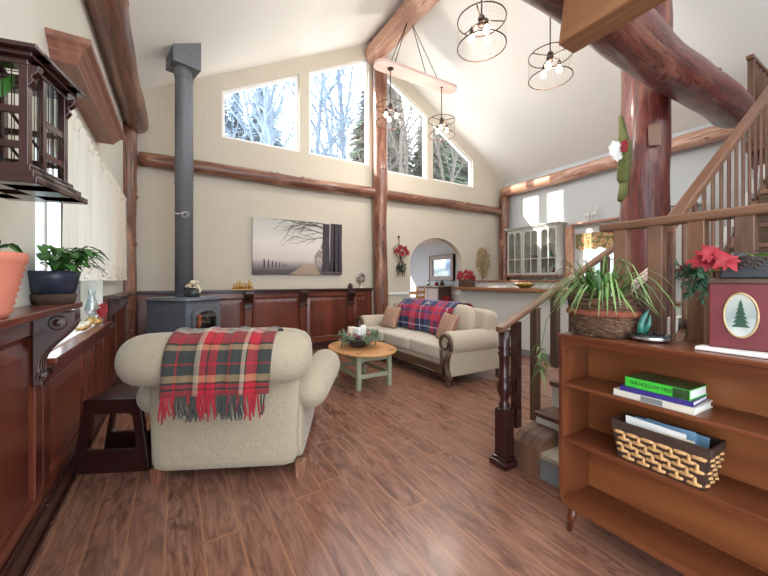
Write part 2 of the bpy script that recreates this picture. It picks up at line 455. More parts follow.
def log_mesh(p0, p1, r0, r1=None, seg=22, wob=0.02, knots=6, seed=0, lump=0.07):
    p0, p1 = Vector(p0), Vector(p1); r1 = r1 or r0; L = (p1-p0).length; n = max(6, int(L/0.11))
    mb = MB(); pts = []; rads = []; d = (p1-p0).normalized()
    a = d.orthogonal().normalized(); b = d.cross(a)
    q = random.Random(seed)
    kn = [(q.uniform(0.05, 0.95), q.random(), q.uniform(0.5, 1.0)) for _ in range(knots)]
    for i in range(n+1):
        t = i/n; s = t*L
        w = a*noise.noise(Vector((s*0.6, seed, 0)))*wob+b*noise.noise(Vector((s*0.6, seed+9, 3)))*wob
        pts.append(p0+d*s+w)
        r = r0+(r1-r0)*t
        if i == 0 or i == n: r *= 0.95
        def rf(k, r=r, s=s, t=t):
            an = 2*PI*k
            v = noise.noise(Vector((math.cos(an)*0.9+seed*3.1, math.sin(an)*0.9, s*1.3)))*lump*1.4
            v += noise.noise(Vector((math.cos(an)*3+seed, math.sin(an)*3, s*2.2)))*lump*0.45
            for kt, ka, ks in kn:
                dk = min(abs(k-ka), 1-abs(k-ka))*2*PI*r; dl = (t-kt)*L
                g = math.exp(-(dk*dk+dl*dl)/(0.0035*ks+0.3*r*r*0.25)); v += 0.13*ks*g
            return r*(1+v)
        rads.append(rf)
    mb.tube(pts, rads, seg)
    for kt, ka, ks in kn:
        i = min(n-1, int(kt*n)); dd_ = (pts[i+1]-pts[i]).normalized()
        up = Vector((0, 0, 1)) if abs(d.z) < 0.9 else Vector((1, 0, 0))
        up = (up-d*up.dot(d)).normalized(); sd = d.cross(up); an = 2*PI*ka
        o_ = up*math.cos(an)+sd*math.sin(an); rr = (r0+(r1-r0)*kt); kr = (0.016+0.014*ks)*(0.6+rr*3)
        mb.tube([pts[i]+o_*rr*0.8, pts[i]+o_*rr*1.03+d*0.004, pts[i]+o_*(rr*1.07+0.01*ks)], [kr*2.2, kr*1.4, kr*0.9], 10)
    return mb, kn, (p0, d, L, a, b)
def log(name, label, p0, p1, r0, r1=None, mat='log', cat='log', knots=6, seed=0, group=None, **kw):
    p0, p1 = Vector(p0), Vector(p1)
    loc = p0 if p0.z <= p1.z else p1
    mb, kn, fr = log_mesh(p0-loc, p1-loc, r0, r1, knots=knots, seed=seed, **kw)
    o = mb.build(name, mat); o.location = loc
    return tag(o, label, cat, group)

# ------------------------------------------------------------------ room shell
XL, XR, YF, XC, ZR = -0.62, 7.6, 6.3, 3.5, 6.22
ZL, ZRT = 4.03, 3.92
YB = -2.2
def cut_apply(o, cutters):
    for c in cutters:
        m = o.modifiers.new('b', 'BOOLEAN'); m.operation = 'DIFFERENCE'; m.object = c; m.solver = 'EXACT'
    bpy.context.view_layer.update()
    dg = bpy.context.evaluated_depsgraph_get()
    me = bpy.data.meshes.new_from_object(o.evaluated_get(dg))
    o.modifiers.clear(); o.data = me
    for c in cutters: bpy.data.objects.remove(c)

b = MB(); b.box(-0.92, 7.75, YB, 10.3, -0.12, 0); struct(b.build('floor', 'floor'))
b = MB()
b.prism([(XL-0.3, ZL-0.16), (XC, ZR), (XR+0.15, ZRT-0.08), (XR+0.15, ZRT+0.07), (XC, ZR+0.15), (XL-0.3, ZL)], 1, YB, YF+0.2)
struct(b.build('ceiling', 'ceiling'))
# far gable wall with four raked windows and an arch
W = [[(0.666, 3.665), (1.971, 3.665), (1.971, 5.115), (0.666, 4.443)],
     [(2.153, 3.665), (3.433, 3.665), (3.433, 5.905), (2.153, 5.222)],
     [(3.77, 3.605), (4.944, 3.605), (4.944, 5.09), (3.77, 5.74)],
     [(5.119, 3.62), (6.399, 3.62), (6.399, 4.29), (5.119, 5.02)]]
b = MB(); b.prism([(XL-0.3, 0), (XR+0.15, 0), (XR+0.15, ZRT-0.02), (XC, ZR+0.05), (XL-0.3, ZL-0.1)], 1, YF, YF+0.15)
wf = b.build('wall_far', 'wall')
cs = []
for q in W:
    c = MB(); c.prism(q, 1, YF-0.2, YF+0.4); cs.append(c.build('cutter', 'wall'))
arch = [(4.47, -0.2), (6.05, -0.2), (6.05, 1.64)]+[(5.26+0.79*math.cos(PI*i/20), 1.64+0.64*math.sin(PI*i/20)) for i in range(1, 20)]+[(4.47, 1.64)]
c = MB(); c.prism(arch, 1, YF-0.2, YF+0.4); cs.append(c.build('cutter', 'wall'))
cut_apply(wf, cs); struct(wf)
def inset(q, d):
    n = len(q); out = []
    cx = sum(p[0] for p in q)/n; cy = sum(p[1] for p in q)/n
    for i in range(n):
        p0, p1, p2 = Vector(q[i-1]), Vector(q[i]), Vector(q[(i+1) % n])
        e1 = (p1-p0).normalized(); e2 = (p2-p1).normalized()
        n1 = Vector((-e1.y, e1.x)); n2 = Vector((-e2.y, e2.x))
        k = d/(1+n1.dot(n2)); out.append(tuple(p1+(n1+n2)*k))
    return out
def ring_prism(mb, q, d, axis, a, bb):
    qi = inset(q, d); n = len(q)
    for i in range(n):
        j = (i+1) % n
        mb.prism([q[i], q[j], qi[j], qi[i]], axis, a, bb)
for i, q in enumerate(W):
    b = MB(); ring_prism(b, q, 0.04, 1, YF+0.05, YF+0.12)
    f = struct(b.build('window_%d' % (i+1), 'white'))
    b = MB(); ring_prism(b, inset(q, 0.036), 0.014, 1, YF+0.06, YF+0.1); b.build('sash', 'white', f)
    b = MB(); b.prism(inset(q, 0.06), 1, YF+0.078, YF+0.084); b.build('pane', 'glass', f)
# left wall with the window bay
b = MB(); b.box(XL-0.3, XL, -0.3, YF, 0, ZL-0.08, grain=1); wl = b.build('wall_left', 'wall_plain')
c = MB(); c.box(-1.2, -0.3, 2.47, 4.43, 0.885, 2.36); cut_apply(wl, [c.build('cutter', 'wall')]); struct(wl)
b = MB(); q = [(2.47, 0.9), (4.43, 0.9), (4.43, 2.36), (2.47, 2.36)]
ring_prism(b, q, 0.07, 0, -0.88, -0.8); b.box(-0.87, -0.81, 3.42, 3.5, 0.95, 2.3)
f = struct(b.build('window_5', 'white'))
b = MB(); b.prism(inset(q, 0.06), 0, -0.85, -0.844); b.build('pane', 'glass', f)
b = MB(); b.box(-0.8, -0.765, 4.26, 4.29, 0.9, 2.34); b.box(-0.8, -0.765, 3.79, 3.81, 0.9, 2.34); b.build('shade_channel', 'cherry_dark', f)
# right wall (kitchen side) with its window
b = MB(); b.box(XR, XR+0.15, YB, YF, 0, ZRT-0.02, grain=1); wr = b.build('wall_right', 'wall_grey')
c = MB(); c.box(7.3, 8.0, 3.2, 4.3, 1.15, 2.3); cut_apply(wr, [c.build('cutter', 'wall')]); struct(wr)
b = MB(); q = [(3.2, 1.15), (4.3, 1.15), (4.3, 2.3), (3.2, 2.3)]
ring_prism(b, q, 0.06, 0, XR+0.03, XR+0.11); b.box(XR+0.04, XR+0.1, 3.2, 4.3, 1.7, 1.74); b.box(XR+0.04, XR+0.1, 3.72, 3.77, 1.2, 2.25)
f = struct(b.build('window_6', 'white'))
b = MB(); b.prism(inset(q, 0.05), 0, XR+0.07, XR+0.074); b.build('pane', 'glass', f)
b = MB(); b.box(2.6, XR+0.15, YB-0.15, YB, 0, 4.2); struct(b.build('light_block_wall', 'wall_plain'))  # unseen partial wall added to cut light from the open back
# dining room beyond the arch
b = MB(); b.box(7.0, 7.15, YF+0.15, 10.3, 0, 2.45, grain=1); struct(b.build('wall_dining', 'dining'))
b = MB(); b.box(3.4, 4.0, 10.3, 10.4, 0, 2.45); b.box(6.0, 7.15, 10.3, 10.4, 0, 2.45); b.box(4.0, 6.0, 10.3, 10.4, 0, 0.9); b.box(4.0, 6.0, 10.3, 10.4, 2.15, 2.45); b.box(3.3, 3.4, 6.45, 8.3, 0, 2.45); b.box(3.3, 3.4, 8.3, 10.4, 2.15, 2.45); struct(b.build('wall_dining_unseen', 'dining'))  # unseen walls added to dim the room; openings shaped for sun and mirror
b = MB(); b.box(3.4, 7.15, YF+0.15, 10.3, 2.42, 2.52); struct(b.build('ceiling_dining', 'ceiling'))
b = MB(); b.box(6.97, 7.0, YF+0.16, 10.3, 0.88, 0.94, 0.006); b.box(6.975, 7.0, YF+0.16, 10.3, 0, 0.12, 0.006); struct(b.build('trim_1', 'white'))
b = MB(); b.box(3.75, 4.42, YF-0.03, YF, 0.98, 1.03, 0.008); struct(b.build('trim_2', 'white'))
b = MB(); b.box(3.75, 4.45, YF-0.02, YF, 0, 0.13, 0.006); b.box(6.08, 7.5, YF-0.02, YF, 0, 0.13, 0.006); struct(b.build('baseboard_far', 'white'))

# ------------------------------------------------------------------ outside
def hill_z(x, y):
    k = max(0, min(1, (y-9)/20)); rx = max(0, min(1, (x+4)/10))
    return -0.8+(k**0.9)*13.5*(0.35+0.65*rx)*max(0, min(1, (x+9)/8))+noise.noise(Vector((x*0.3, y*0.3, 0)))*0.5*k
b = MB(); b.grid(lambda u, v: Vector((-12+52*u, 7.0+34*v, hill_z(-12+52*u, 7.0+34*v))), 40, 30)
t = NT('wooded_hillside'); nz = t.noise(t.coord(), 1.6, 6, 0.7); nf = t.noise(t.mapping(t.coord(), (3, 3, 0.6)), 5, 6, 0.75)
cc = t.ramp(nz, [(0.35, col(92, 102, 92)), (0.5, col(132, 144, 150)), (0.64, col(190, 202, 216))])
t.bsdf(t.mix(t.ramp(nf, [(0.42, (0, 0, 0, 1)), (0.6, (1, 1, 1, 1))]), cc, col(92, 96, 84)), 0.95)
M['hill'] = t.m
o = b.build('snowy_hillside', 'hill'); o['kind'] = 'structure'
b = MB(); b.box(-30, XL-0.3, -8, 7.0, -0.9, -0.8); b.box(XR+0.15, 30, -8, 7.0, -0.9, -0.8); struct(b.build('snowy_ground', 'snow'))
M['bark'] = plain('hazed_frosty_bark', col(118, 138, 158), 0.9, 0, 0.3, 6)  # frost, with distance haze put into the blue-grey colour
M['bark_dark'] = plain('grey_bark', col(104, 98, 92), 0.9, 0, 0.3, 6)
M['fir'] = plain('hazed_frosted_fir', col(120, 146, 164), 0.9, 0, 0.35, 3)  # frosted needles, haze of distance coloured in as blue
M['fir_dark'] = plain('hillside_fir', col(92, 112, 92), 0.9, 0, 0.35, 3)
def bare_tree(x, y, h, seed, label, mat):
    q = random.Random(seed); z0 = hill_z(x, y)-0.1; trunk = MB(); br = MB()
    def limb(mb, p, d, L, r, lev):
        n = 4; pts = [Vector(p)]; dd = Vector(d)
        for i in range(n):
            dd = (dd+Vector((q.uniform(-1, 1), q.uniform(-1, 1), q.uniform(-0.1, 0.5)))*0.13).normalized(); pts.append(pts[-1]+dd*L/n)
        mb.tube(pts, [r*(1-0.7*i/n) for i in range(n+1)], 4 if lev else 7, cap=False)
        if lev < 3:
            for i in range(10 if lev == 0 else 6):
                f = q.uniform(0.18, 0.98) if lev else q.uniform(0.22, 1.0); k = min(n-1, int(f*n)); pp = pts[k].lerp(pts[k+1], f*n-k)
                a = q.uniform(0, 2*PI); sp = q.uniform(0.5, 1.0)
                nd = (dd*0.9+Vector((math.cos(a)*sp, math.sin(a)*sp, 0.25))).normalized()
                limb(br, pp, nd, L*q.uniform(0.32, 0.55), max(0.012, r*0.38), lev+1)
    root = thing('bare_tree', label, 'tree', (x, y, z0), 0, 'bare trees outside the gable windows')
    limb(trunk, (0, 0, 0), (q.uniform(-0.06, 0.06), 0, 1), h, h*0.016, 0)
    trunk.build('trunk', mat, root); br.build('branches', mat, root)
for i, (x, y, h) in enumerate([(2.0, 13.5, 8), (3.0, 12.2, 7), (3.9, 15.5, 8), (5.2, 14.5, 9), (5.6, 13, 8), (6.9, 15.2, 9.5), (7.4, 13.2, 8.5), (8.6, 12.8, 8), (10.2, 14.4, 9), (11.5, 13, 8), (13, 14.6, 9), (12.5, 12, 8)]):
    bare_tree(x, y, h, 40+i, ('frosted bare tree in haze-blue colour seen through the left pair of gable windows' if i < 6 else 'grey bare tree seen through the right pair of gable windows'), 'bark' if i < 6 else 'bark_dark')
def fir(x, y, h, seed, label, mat):
    q = random.Random(seed); z0 = hill_z(x, y)-0.1
    root = thing('fir_tree', label, 'tree', (x, y, z0), 0, 'fir trees on the hillside')
    b = MB(); b.tube([(0, 0, 0), (0, 0, h)], [h*0.02, 0.01], 6); b.build('trunk', 'bark_dark', root)
    b = MB(); n = int(h*15)
    for i in range(n):
        f = 0.08+0.92*i/n; z = h*f; L = (1-f)*h*0.27+0.15
        for j in range(5):
            a = q.uniform(0, 2*PI); dx, dy = math.cos(a), math.sin(a); l = L*q.uniform(0.7, 1.1)
            b.blade([(0, 0, z), (dx*l*0.5, dy*l*0.5, z-l*0.12), (dx*l, dy*l, z-l*0.42)], [0.04+l*0.1, 0.04+l*0.14, 0.02], -0.5)
    b.build('boughs', mat, root)
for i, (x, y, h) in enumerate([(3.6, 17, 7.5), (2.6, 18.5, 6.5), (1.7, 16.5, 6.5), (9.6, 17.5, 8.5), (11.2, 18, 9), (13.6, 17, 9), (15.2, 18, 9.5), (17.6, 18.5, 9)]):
    fir(x, y, h, 80+i, 'frosted fir tree in haze-blue colour beyond the left pair of gable windows' if i < 3 else 'green fir tree beyond the right pair of gable windows', 'fir' if i < 3 else 'fir_dark')
b = MB()
def hed(u, v):
    a = PI*v; w = 0.55; y = -1.0+8.5*u; z = -0.85+5.4*min(1, math.sin(a)*1.6); x = -3.2-w*math.cos(a)
    n_ = noise.noise(Vector((x*2.2, y*2.2, z*2.2)))*0.16+noise.noise(Vector((x*7, y*7, z*7)))*0.07
    return Vector((x+n_, y, z+n_))
b.grid(hed, 120, 40); o = b.build('sun_block_hedge', 'fir'); tag(o, 'added evergreen hedge blocking sun at the curtained left window', 'hedge')  # unseen hedge added to keep sun off the left window
for e in (0,):
    pass

# ------------------------------------------------------------------ logs
log('log_post', 'varnished round log post in the far left corner beside the curtain', (-0.6, 6.13, 0), (-0.58, 6.13, 3.5), 0.118, 0.112, seed=1, cat='post', knots=9)
log('log_beam', 'varnished plate log running high along the left wall above the curtain', (-0.49, -1.6, 3.6), (-0.49, 6.25, 3.6), 0.155, 0.15, seed=2, cat='beam', knots=12)
log('log_beam', 'long knotty log running across the far wall below the gable windows', (-0.45, 6.2, 3.08), (7.4, 6.2, 3.08), 0.105, 0.1, seed=3, cat='beam', knots=14)
log('log_post', 'tall slim log post up the middle of the far wall to the ridge', (3.63, 6.15, 0), (3.6, 6.15, 5.85), 0.145, 0.15, seed=4, cat='post', knots=9)
log('log_post', 'short log post in the far right corner beside the glass-door cabinet', (7.36, 6.14, 0), (7.36, 6.14, 3.5), 0.125, 0.12, seed=5, cat='post', knots=5)
log('log_beam', 'pale sunlit plate log running high along the right kitchen wall', (7.42, -0.5, 3.68), (7.42, 6.2, 3.6), 0.13, 0.125, mat='log_tan', seed=6, cat='beam', knots=8)
log('ridge_log', 'ridge log with sunlit paleness in its colour along the peak of the ceiling', (XC, -1.5, 5.93), (XC, 6.28, 5.93), 0.2, 0.2, mat='log_tan', seed=7, cat='beam', knots=6)
log('log_post', 'thick red log post standing behind the stair railing', (4.82, 1.95, 0), (4.82, 1.95, 5.3), 0.25, 0.24, mat='log_red', seed=8, cat='post', knots=9, seg=32)
log('tie_beam', 'massive red log tie beam crossing in front of the thick red post', (-0.3, 1.48, 3.47), (6.05, 1.48, 3.4), 0.22, 0.2, mat='log_red', seed=9, cat='beam', knots=10, seg=32, wob=0.05)
b = MB(); b.prism([(1.45, 2.945), (1.4, 3.3), (-2.0, 3.3), (-2.0, 2.945)], 0, 2.29, 2.49, 0.012, grain=1)
tag(b.build('hewn_joist', 'hewn'), 'square hewn timber joist poking out under the red log tie beam', 'beam')
b = MB(); b.box(-0.06, 0.06, -0.012, 0.012, -0.12, 0.12, 0.006)
o = tag(b.build('log_plaque', 'rail'), 'small tan plaque fixed to the thick red log post', 'plaque')
o.location = (4.618, 1.772, 2.93); o.rotation_euler = (0, 0, R(-48))

# ------------------------------------------------------------------ wainscot
def corbel(root, x, y, ztop, h, d, w, mat='cherry_dark'):
    b = MB(); n = 26; prof = [(y, ztop)]
    for i in range(n+1):
        t = i/n
        o_ = d*(0.5*(1+math.cos(PI*min(1, t*1.15)))*0.85+0.16+0.10*math.sin(t*PI*2.6))
        prof.append((y-max(0.015, o_), ztop-h*t))
    prof.append((y, ztop-h))
    b.prism(prof, 0, x-w/2, x+w/2, 0.006)
    for k, (dy, dz, r) in enumerate(((d*0.62, h*0.15, h*0.1), (d*0.24, h*0.86, h*0.06))):
        for sx in (-1, 1):
            b.lathe([(0, 0.012), (r*0.35, 0.012), (r*0.5, 0.004), (r*0.8, 0.012), (r, 0.008), (r, -0.01)], seg=20, xf=Matrix.Translation((x+sx*w/2, y-dy, ztop-dz)) @ Matrix.Rotation(sx*PI/2, 4, 'Y'))
    for k in range(3):
        b.tube([(x+(k-1)*w*0.3, y-max(0.02, d*(0.5*(1+math.cos(PI*min(1, t*1.15)))*0.85+0.165+0.10*math.sin(t*PI*2.6))), ztop-h*t) for t in [0.12+0.8*i/10 for i in range(11)]], 0.006, 6)
    b.build('corbel', mat, root)
def wainscot(label, loc, rz, x0, x1, zt, stiles, corbels=(), cap=None, cap_mat='cherry_dark', cap_ext=(0, 0), kick=0.12, ch=0.24, cw=0.1):
    r = thing('wainscot', label, 'wall panelling', loc, rz)
    b = MB(); b.box(x0, x1, -0.03, 0, 0.0, zt-0.02); b.build('backing', 'cherry_dark', r)
    b = MB()
    b.box(x0, x1, -0.055, -0.03, zt-0.13, zt-0.02, 0.003); b.box(x0, x1, -0.055, -0.03, kick, kick+0.09, 0.003)
    for s in stiles: b.box(max(x0, s-0.055), min(x1, s+0.055), -0.0552, -0.03, kick+0.09, zt-0.13, 0.003)
    b.build('frame', 'cherry', r)
    for a, c in zip(stiles[:-1], stiles[1:]):
        xa, xb, za, zb = a+0.06, c-0.06, kick+0.095, zt-0.135
        b = MB()
        prev = None
        for ins, yy in ((0, -0.034), (0.012, -0.046), (0.022, -0.036), (0.075, -0.05), (0.08, -0.0505)):
            cur = [b.bm.verts.new((px, yy, pz)) for px, pz in ((xa+ins, za+ins), (xb-ins, za+ins), (xb-ins, zb-ins), (xa+ins, zb-ins))]
            if prev:
                for k in range(4): b.bm.faces.new((prev[k], prev[(k+1) % 4], cur[(k+1) % 4], cur[k]))
            prev = cur
        b.bm.faces.new(prev)
        b._uv(b.bm.faces[:], 2); b.build('panel', 'cherry', r)
    b = MB(); b.box(x0, x1, -0.075, -0.055, 0, kick, 0.004); b.box(x0, x1, -0.066, -0.055, kick, kick+0.025, 0.006); b.box(x0, x1, -0.09, -0.075, 0, 0.02, 0.006)
    b.build('plinth', 'cherry_dark', r)
    cd = cap or 0.13
    b = MB(); b.box(x0-cap_ext[0], x1+cap_ext[1], -cd, 0, zt-0.02, zt+0.012, 0.006); b.box(x0, x1, -0.075, -0.03, zt-0.05, zt-0.02, 0.008)
    b.build('cap_shelf', cap_mat, r)
    for cx in corbels: corbel(r, cx, -0.055, zt-0.022, ch, cd*0.8, cw)
    return r
wainscot('dark cherry panelled wainscot along the far wall behind the wood stove', (-0.5, YF, 0), 0, 0, 3.97, 1.125, [0.1, 0.6, 1.57, 2.52, 3.48, 3.92], [0.6, 1.57, 2.52, 3.48], ch=0.3, cw=0.14)
wainscot('near tall cherry panelling on the left wall carrying the potted plants', (XL-0.025, 0, 0), PI/2, -0.28, 2.47, 1.165, [-0.22, 0.7, 1.62, 2.41], [2.35], cap=0.19, cap_mat='cherry', cap_ext=(0, 0.14), ch=0.36)
wainscot('low cherry panelled window seat under the curtained left window', (XL-0.025, 0, 0), PI/2, 2.475, 4.43, 0.875, [2.53, 3.45, 3.86, 4.38], cap=0.11, cap_mat='cherry')
wainscot('tall cherry panelling on the left wall beside the far corner log post', (XL-0.025, 0, 0), PI/2, 4.435, 5.98, 1.125, [4.5, 5.2, 5.92], [4.62], cap=0.175, ch=0.3)
b = MB(); b.box(-0.8, XL+0.001, 2.475, 4.428, 0.885, 0.899, 0.002); struct(b.build('window_sill', 'white'))

# cornice over the window
b = MB(); lev = [(0.0, 0.12, 2.58), (0.01, 0.125, 2.595), (0.012, 0.13, 2.6), (0.03, 0.145, 2.625), (0.032, 0.152, 2.632), (0.055, 0.17, 2.662), (0.075, 0.195, 2.675), (0.082, 0.2, 2.69), (0.082, 0.2, 2.705)]
prev = None
for e, xo, z in lev:
    cur = [b.bm.verts.new(p) for p in ((XL, 2.72-e*1.2, z), (XL+xo, 2.72-e*1.2, z), (XL+xo, 4.14+e*1.2, z), (XL, 4.14+e*1.2, z))]
    if prev:
        for k in range(4): b.bm.faces.new((prev[k], prev[(k+1) % 4], cur[(k+1) % 4], cur[k]))
    else: b.bm.faces.new(cur[::-1])
    prev = cur
b.bm.faces.new(prev); bmesh.ops.recalc_face_normals(b.bm, faces=b.bm.faces[:]); b._uv(b.bm.faces[:], 1)
tag(b.build('window_cornice', 'cornice'), 'brown crown-moulded wooden cornice above the left window curtain', 'cornice')

# curtain
root = thing('curtain', 'cream sheer curtain with a lace hem over the left window', 'curtain', (-0.53, 3.9, 1.3))
def cur_fn(z0, z1, amp=0.018, x=-0.53):
    def f(u, v):
        y = 2.54+2.78*u
        return Vector((x+amp*math.sin(u*125)+0.01*math.sin(u*41+v), y, z0+(z1-z0)*v))
    return f
b = MB(); b.grid(cur_fn(1.45, 2.24), 400, 4); b.build('sheer_panel', 'sheer', root, True)
b = MB(); b.grid(lambda u, v: Vector((-0.53+(0.018+0.012*v)*math.sin(u*125), 2.54+2.78*u, 2.235+(0.055+0.012*math.sin(u*260))*v)), 500, 3); b.build('ruffled_heading', 'sheer', root, True)
b = MB(); b.grid(lambda u, v: Vector((-0.53+0.018*math.sin(u*125)+0.01*math.sin(u*41), 2.54+2.78*u, 1.45-(0.145+0.01*abs(math.sin(u*70)))*v)), 400, 4); b.build('lace_hem', 'lace', root, True)
b = MB(); b.tube([(-0.53, 2.5, 2.235), (-0.53, 5.34, 2.235)], 0.008, 8); b.build('rod', 'white', root, True)

# ------------------------------------------------------------------ wood stove
root = thing('wood_stove', 'grey cast iron wood stove in the far left corner with tall flue pipe', 'stove', (0.12, 5.42, 0), R(45))
S = 0.31
b = MB(); b.box(-S, S, -S, S, 0.2, 1.03, 0.012); b.build('firebox', 'stove', root)
b = MB()
pl = []
for i in range(48):
    a = 2*PI*i/48; r = 1/((abs(math.cos(a))**5+abs(math.sin(a))**5)**0.2); pl.append((r*math.cos(a)*0.37, r*math.sin(a)*0.37))
b.prism(pl, 2, 1.03, 1.06, 0.01); b.prism([(x*0.86, y*0.86) for x, y in pl], 2, 1.06, 1.075, 0.006); b.build('top_plate', 'stove', root)
b = MB(); dz = [(-0.24, 0.38), (0.24, 0.38), (0.24, 0.86)]+[(0.24*math.cos(PI*i/12), 0.86+0.1*math.sin(PI*i/12)) for i in range(1, 12)]+[(-0.24, 0.86)]
ring_prism(b, dz, 0.055, 1, -S-0.035, -S); 
for k in range(14):
    a = PI*(k+0.5)/14; b.sph((0.17*math.cos(a), -S-0.035, 0.84+0.06*math.sin(a)), 0.018, (1, 0.6, 1), 8)
for k in range(9): b.ring((-0.16+0.04*k, -S-0.036, 0.82+0.012*(k % 2)), 0.018, 0.005, 10, 5, (1, 0, 0), (0, 0, 1))
d = b.build('door', 'pipe', root)
b = MB(); b.prism(inset(dz, 0.05), 1, -S-0.015, -S-0.005); b.build('door_glass', 'glass_dark', d)
b = MB(); b.tube([(-0.2, -S-0.03, 0.7), (-0.2, -S-0.09, 0.7), (-0.2, -S-0.1, 0.72), (-0.2, -S-0.1, 0.86)], 0.014, 10)
for k in range(6): b.ring((-0.2, -S-0.1, 0.73+0.022*k), 0.016, 0.008, 12, 6)
M['copper'] = plain('copper_handle', col(186, 96, 62), 0.4, 0.5, 0.1)
b.build('door_handle', 'copper', d)
for sx in (-1, 1):
    for sy in (-1, 1):
        b = MB(); b.tube([(sx*0.25, sy*0.25, 0.22), (sx*0.28, sy*0.28, 0.1), (sx*0.29, sy*0.29, 0)], [0.04, 0.025, 0.035], 10); b.build('leg', 'stove', root)
b = MB(); b.tube([(0, 0.02, 1.07), (0, 0.02, 4.02), (-0.03, 0.03, 4.12), (-0.045, 0.035, 4.2)], 0.11, 24)
for z in (1.1, 2.6, 4.02): b.ring((0, 0.02, z), 0.112, 0.006, 28)
b.ring((-0.03, 0.03, 4.12), 0.113, 0.008, 28)
fp = b.build('flue_pipe', 'pipe', root)
b = MB()
for k in range(14): b.tube([(-0.082-0.004, -0.06, 2.17+0.025*math.sin(k)), (-0.09+0.05*math.cos(k*0.45), -0.08+0.05*math.cos(k*0.45)*-0.7, 2.17+0.05*math.sin(k*0.45))], 0.005, 6)
b.tube([(-0.06, -0.05, 2.17), (-0.19, -0.02, 2.17)], 0.006, 6); b.sph((-0.19, -0.02, 2.17), 0.014)
b.build('damper', 'chrome', fp)
b = MB(); b.box(-0.17, 0.17, -0.17, 0.17, 4.14, 4.62, 0.006, xf=T(0, 0.03, 0, R(-30))); b.build('ceiling_support_box', 'pipe', root)

root = thing('figurine', 'dark rounded figurine with gilt ribbon standing on the wood stove', 'figurine', (0.2, 5.28, 1.075))
b = MB(); b.lathe([(0, 0), (0.085, 0), (0.1, 0.04), (0.085, 0.09), (0.04, 0.12), (0, 0.125)], seg=20); b.build('body', 'dark_slate', root)
b = MB(); b.tube([(0.08*math.cos(a), 0.06*math.sin(a), 0.1+0.012*a) for a in [i*0.4 for i in range(12)]], 0.016, 8); b.sph((0.0, -0.02, 0.19), 0.035); b.sph((0.05, -0.02, 0.2), 0.03, (1, 0.6, 0.5)); b.tube([(0.05, -0.04, 0.16), (0.09, -0.06, 0.1), (0.08, -0.07, 0.05)], [0.012, 0.02, 0.012], 8); b.build('gilt_ribbon', 'cream', root)
b = MB(); b.sph((-0.02, -0.01, 0.17), 0.04, (1.2, 0.7, 0.6)); b.build('crown', 'gold', root)

# ------------------------------------------------------------------ painting and wall items
root = thing('painting', 'wide canvas picture of a misty lane with dark bare trees and fence posts', 'picture', (1.97, YF-0.004, 1.4))
t = NT('misty_print'); v = t.coord(); sp = t.n('ShaderNodeSeparateXYZ'); t.l(v, sp.inputs[0])
zz = t.math('DIVIDE', sp.outputs[2], 0.98); nz = t.noise(v, 5, 4)
sky = t.ramp(t.math('MULTIPLY_ADD', nz, 0.06, zz), [(0.0, col(62, 56, 62)), (0.1, col(92, 84, 88)), (0.2, col(150, 138, 136)), (0.3, col(206, 196, 188)), (0.6, col(222, 214, 206)), (1.0, col(196, 194, 184))])
pth = t.math('SUBTRACT', 1.0, t.math('DIVIDE', t.math('ABSOLUTE', t.math('SUBTRACT', sp.outputs[0], t.math('MULTIPLY_ADD', zz, 0.35, 0.1))), t.math('MULTIPLY_ADD', zz, -1.1, 0.3)))
pm = t.math('MULTIPLY', t.math('GREATER_THAN', pth, 0), t.math('LESS_THAN', zz, 0.2))
t.bsdf(t.mix(t.math('MULTIPLY', pm, 0.8), sky, col(176, 152, 128)), 0.75)
M['misty'] = t.m
b = MB(); b.box(-0.835, 0.835, -0.045, 0, 0, 0.99, 0.004); b.build('canvas', 'misty', root)
M['print_dark'] = plain('print_ink', col(66, 58, 64), 0.8, 0, 0.15, 12)
M['print_mid'] = plain('print_mist', col(150, 136, 128), 0.8, 0, 0.1, 12)
b = MB(); q = random.Random(3)
def flat(mb, pts, w, y=-0.0466):
    n = len(pts); rows = []
    for i, p in enumerate(pts):
        p = Vector(p); d = Vector(pts[min(i+1, n-1)])-Vector(pts[max(i-1, 0)]); d.normalize(); s_ = Vector((-d.y, d.x))
        ww = w[i] if hasattr(w, '__len__') else w
        rows.append([mb.bm.verts.new((p.x+s_.x*ww, y, p.y+s_.y*ww)), mb.bm.verts.new((p.x-s_.x*ww, y, p.y-s_.y*ww))])
    for i in range(n-1): mb.bm.faces.new((rows[i][0], rows[i][1], rows[i+1][1], rows[i+1][0]))
for x, w in ((0.5, 0.075), (0.63, 0.05), (0.71, 0.055), (0.79, 0.04)):
    flat(b, [(x, 0.06), (x+0.004, 0.25), (x, 0.6), (x+0.01, 0.985 if x > 0.6 else 0.97)], [w*1.25, w, w*0.95, w*0.9])
def twig(p, d, L, w, lev):
    pts = [Vector(p)]; d = Vector(d)
    for i in range(5):
        d = (d+Vector((q.uniform(-0.25, 0.2), q.uniform(-0.3, 0.22)))).normalized(); pts.append(pts[-1]+d*L/5)
    pts = [Vector((max(-0.8, min(0.8, p_.x)), max(0.05, min(0.98, p_.y)))) for p_ in pts]
    flat(b, pts, [w*(1-0.15*i) for i in range(6)])
    if lev < 2:
        for i in range(1, 6): twig(pts[i], (d+Vector((q.uniform(-0.6, 0.2), q.uniform(-0.9, 0.7)))).normalized(), L*q.uniform(0.35, 0.6), w*0.55, lev+1)
for z, L in ((0.96, 0.6), (0.86, 0.7), (0.7, 0.55), (0.78, 0.5), (0.9, 0.5)): twig((0.48, z), (-1, 0.12), L, 0.009, 0)
for i in range(8):
    x = -0.64+0.075*i*(1-0.035*i); h = 0.15-0.011*i; flat(b, [(x, 0.11+0.005*i), (x, 0.11+h)], 0.012-0.001*i)
b.build('printed_scene', 'print_dark', root)
b = MB()
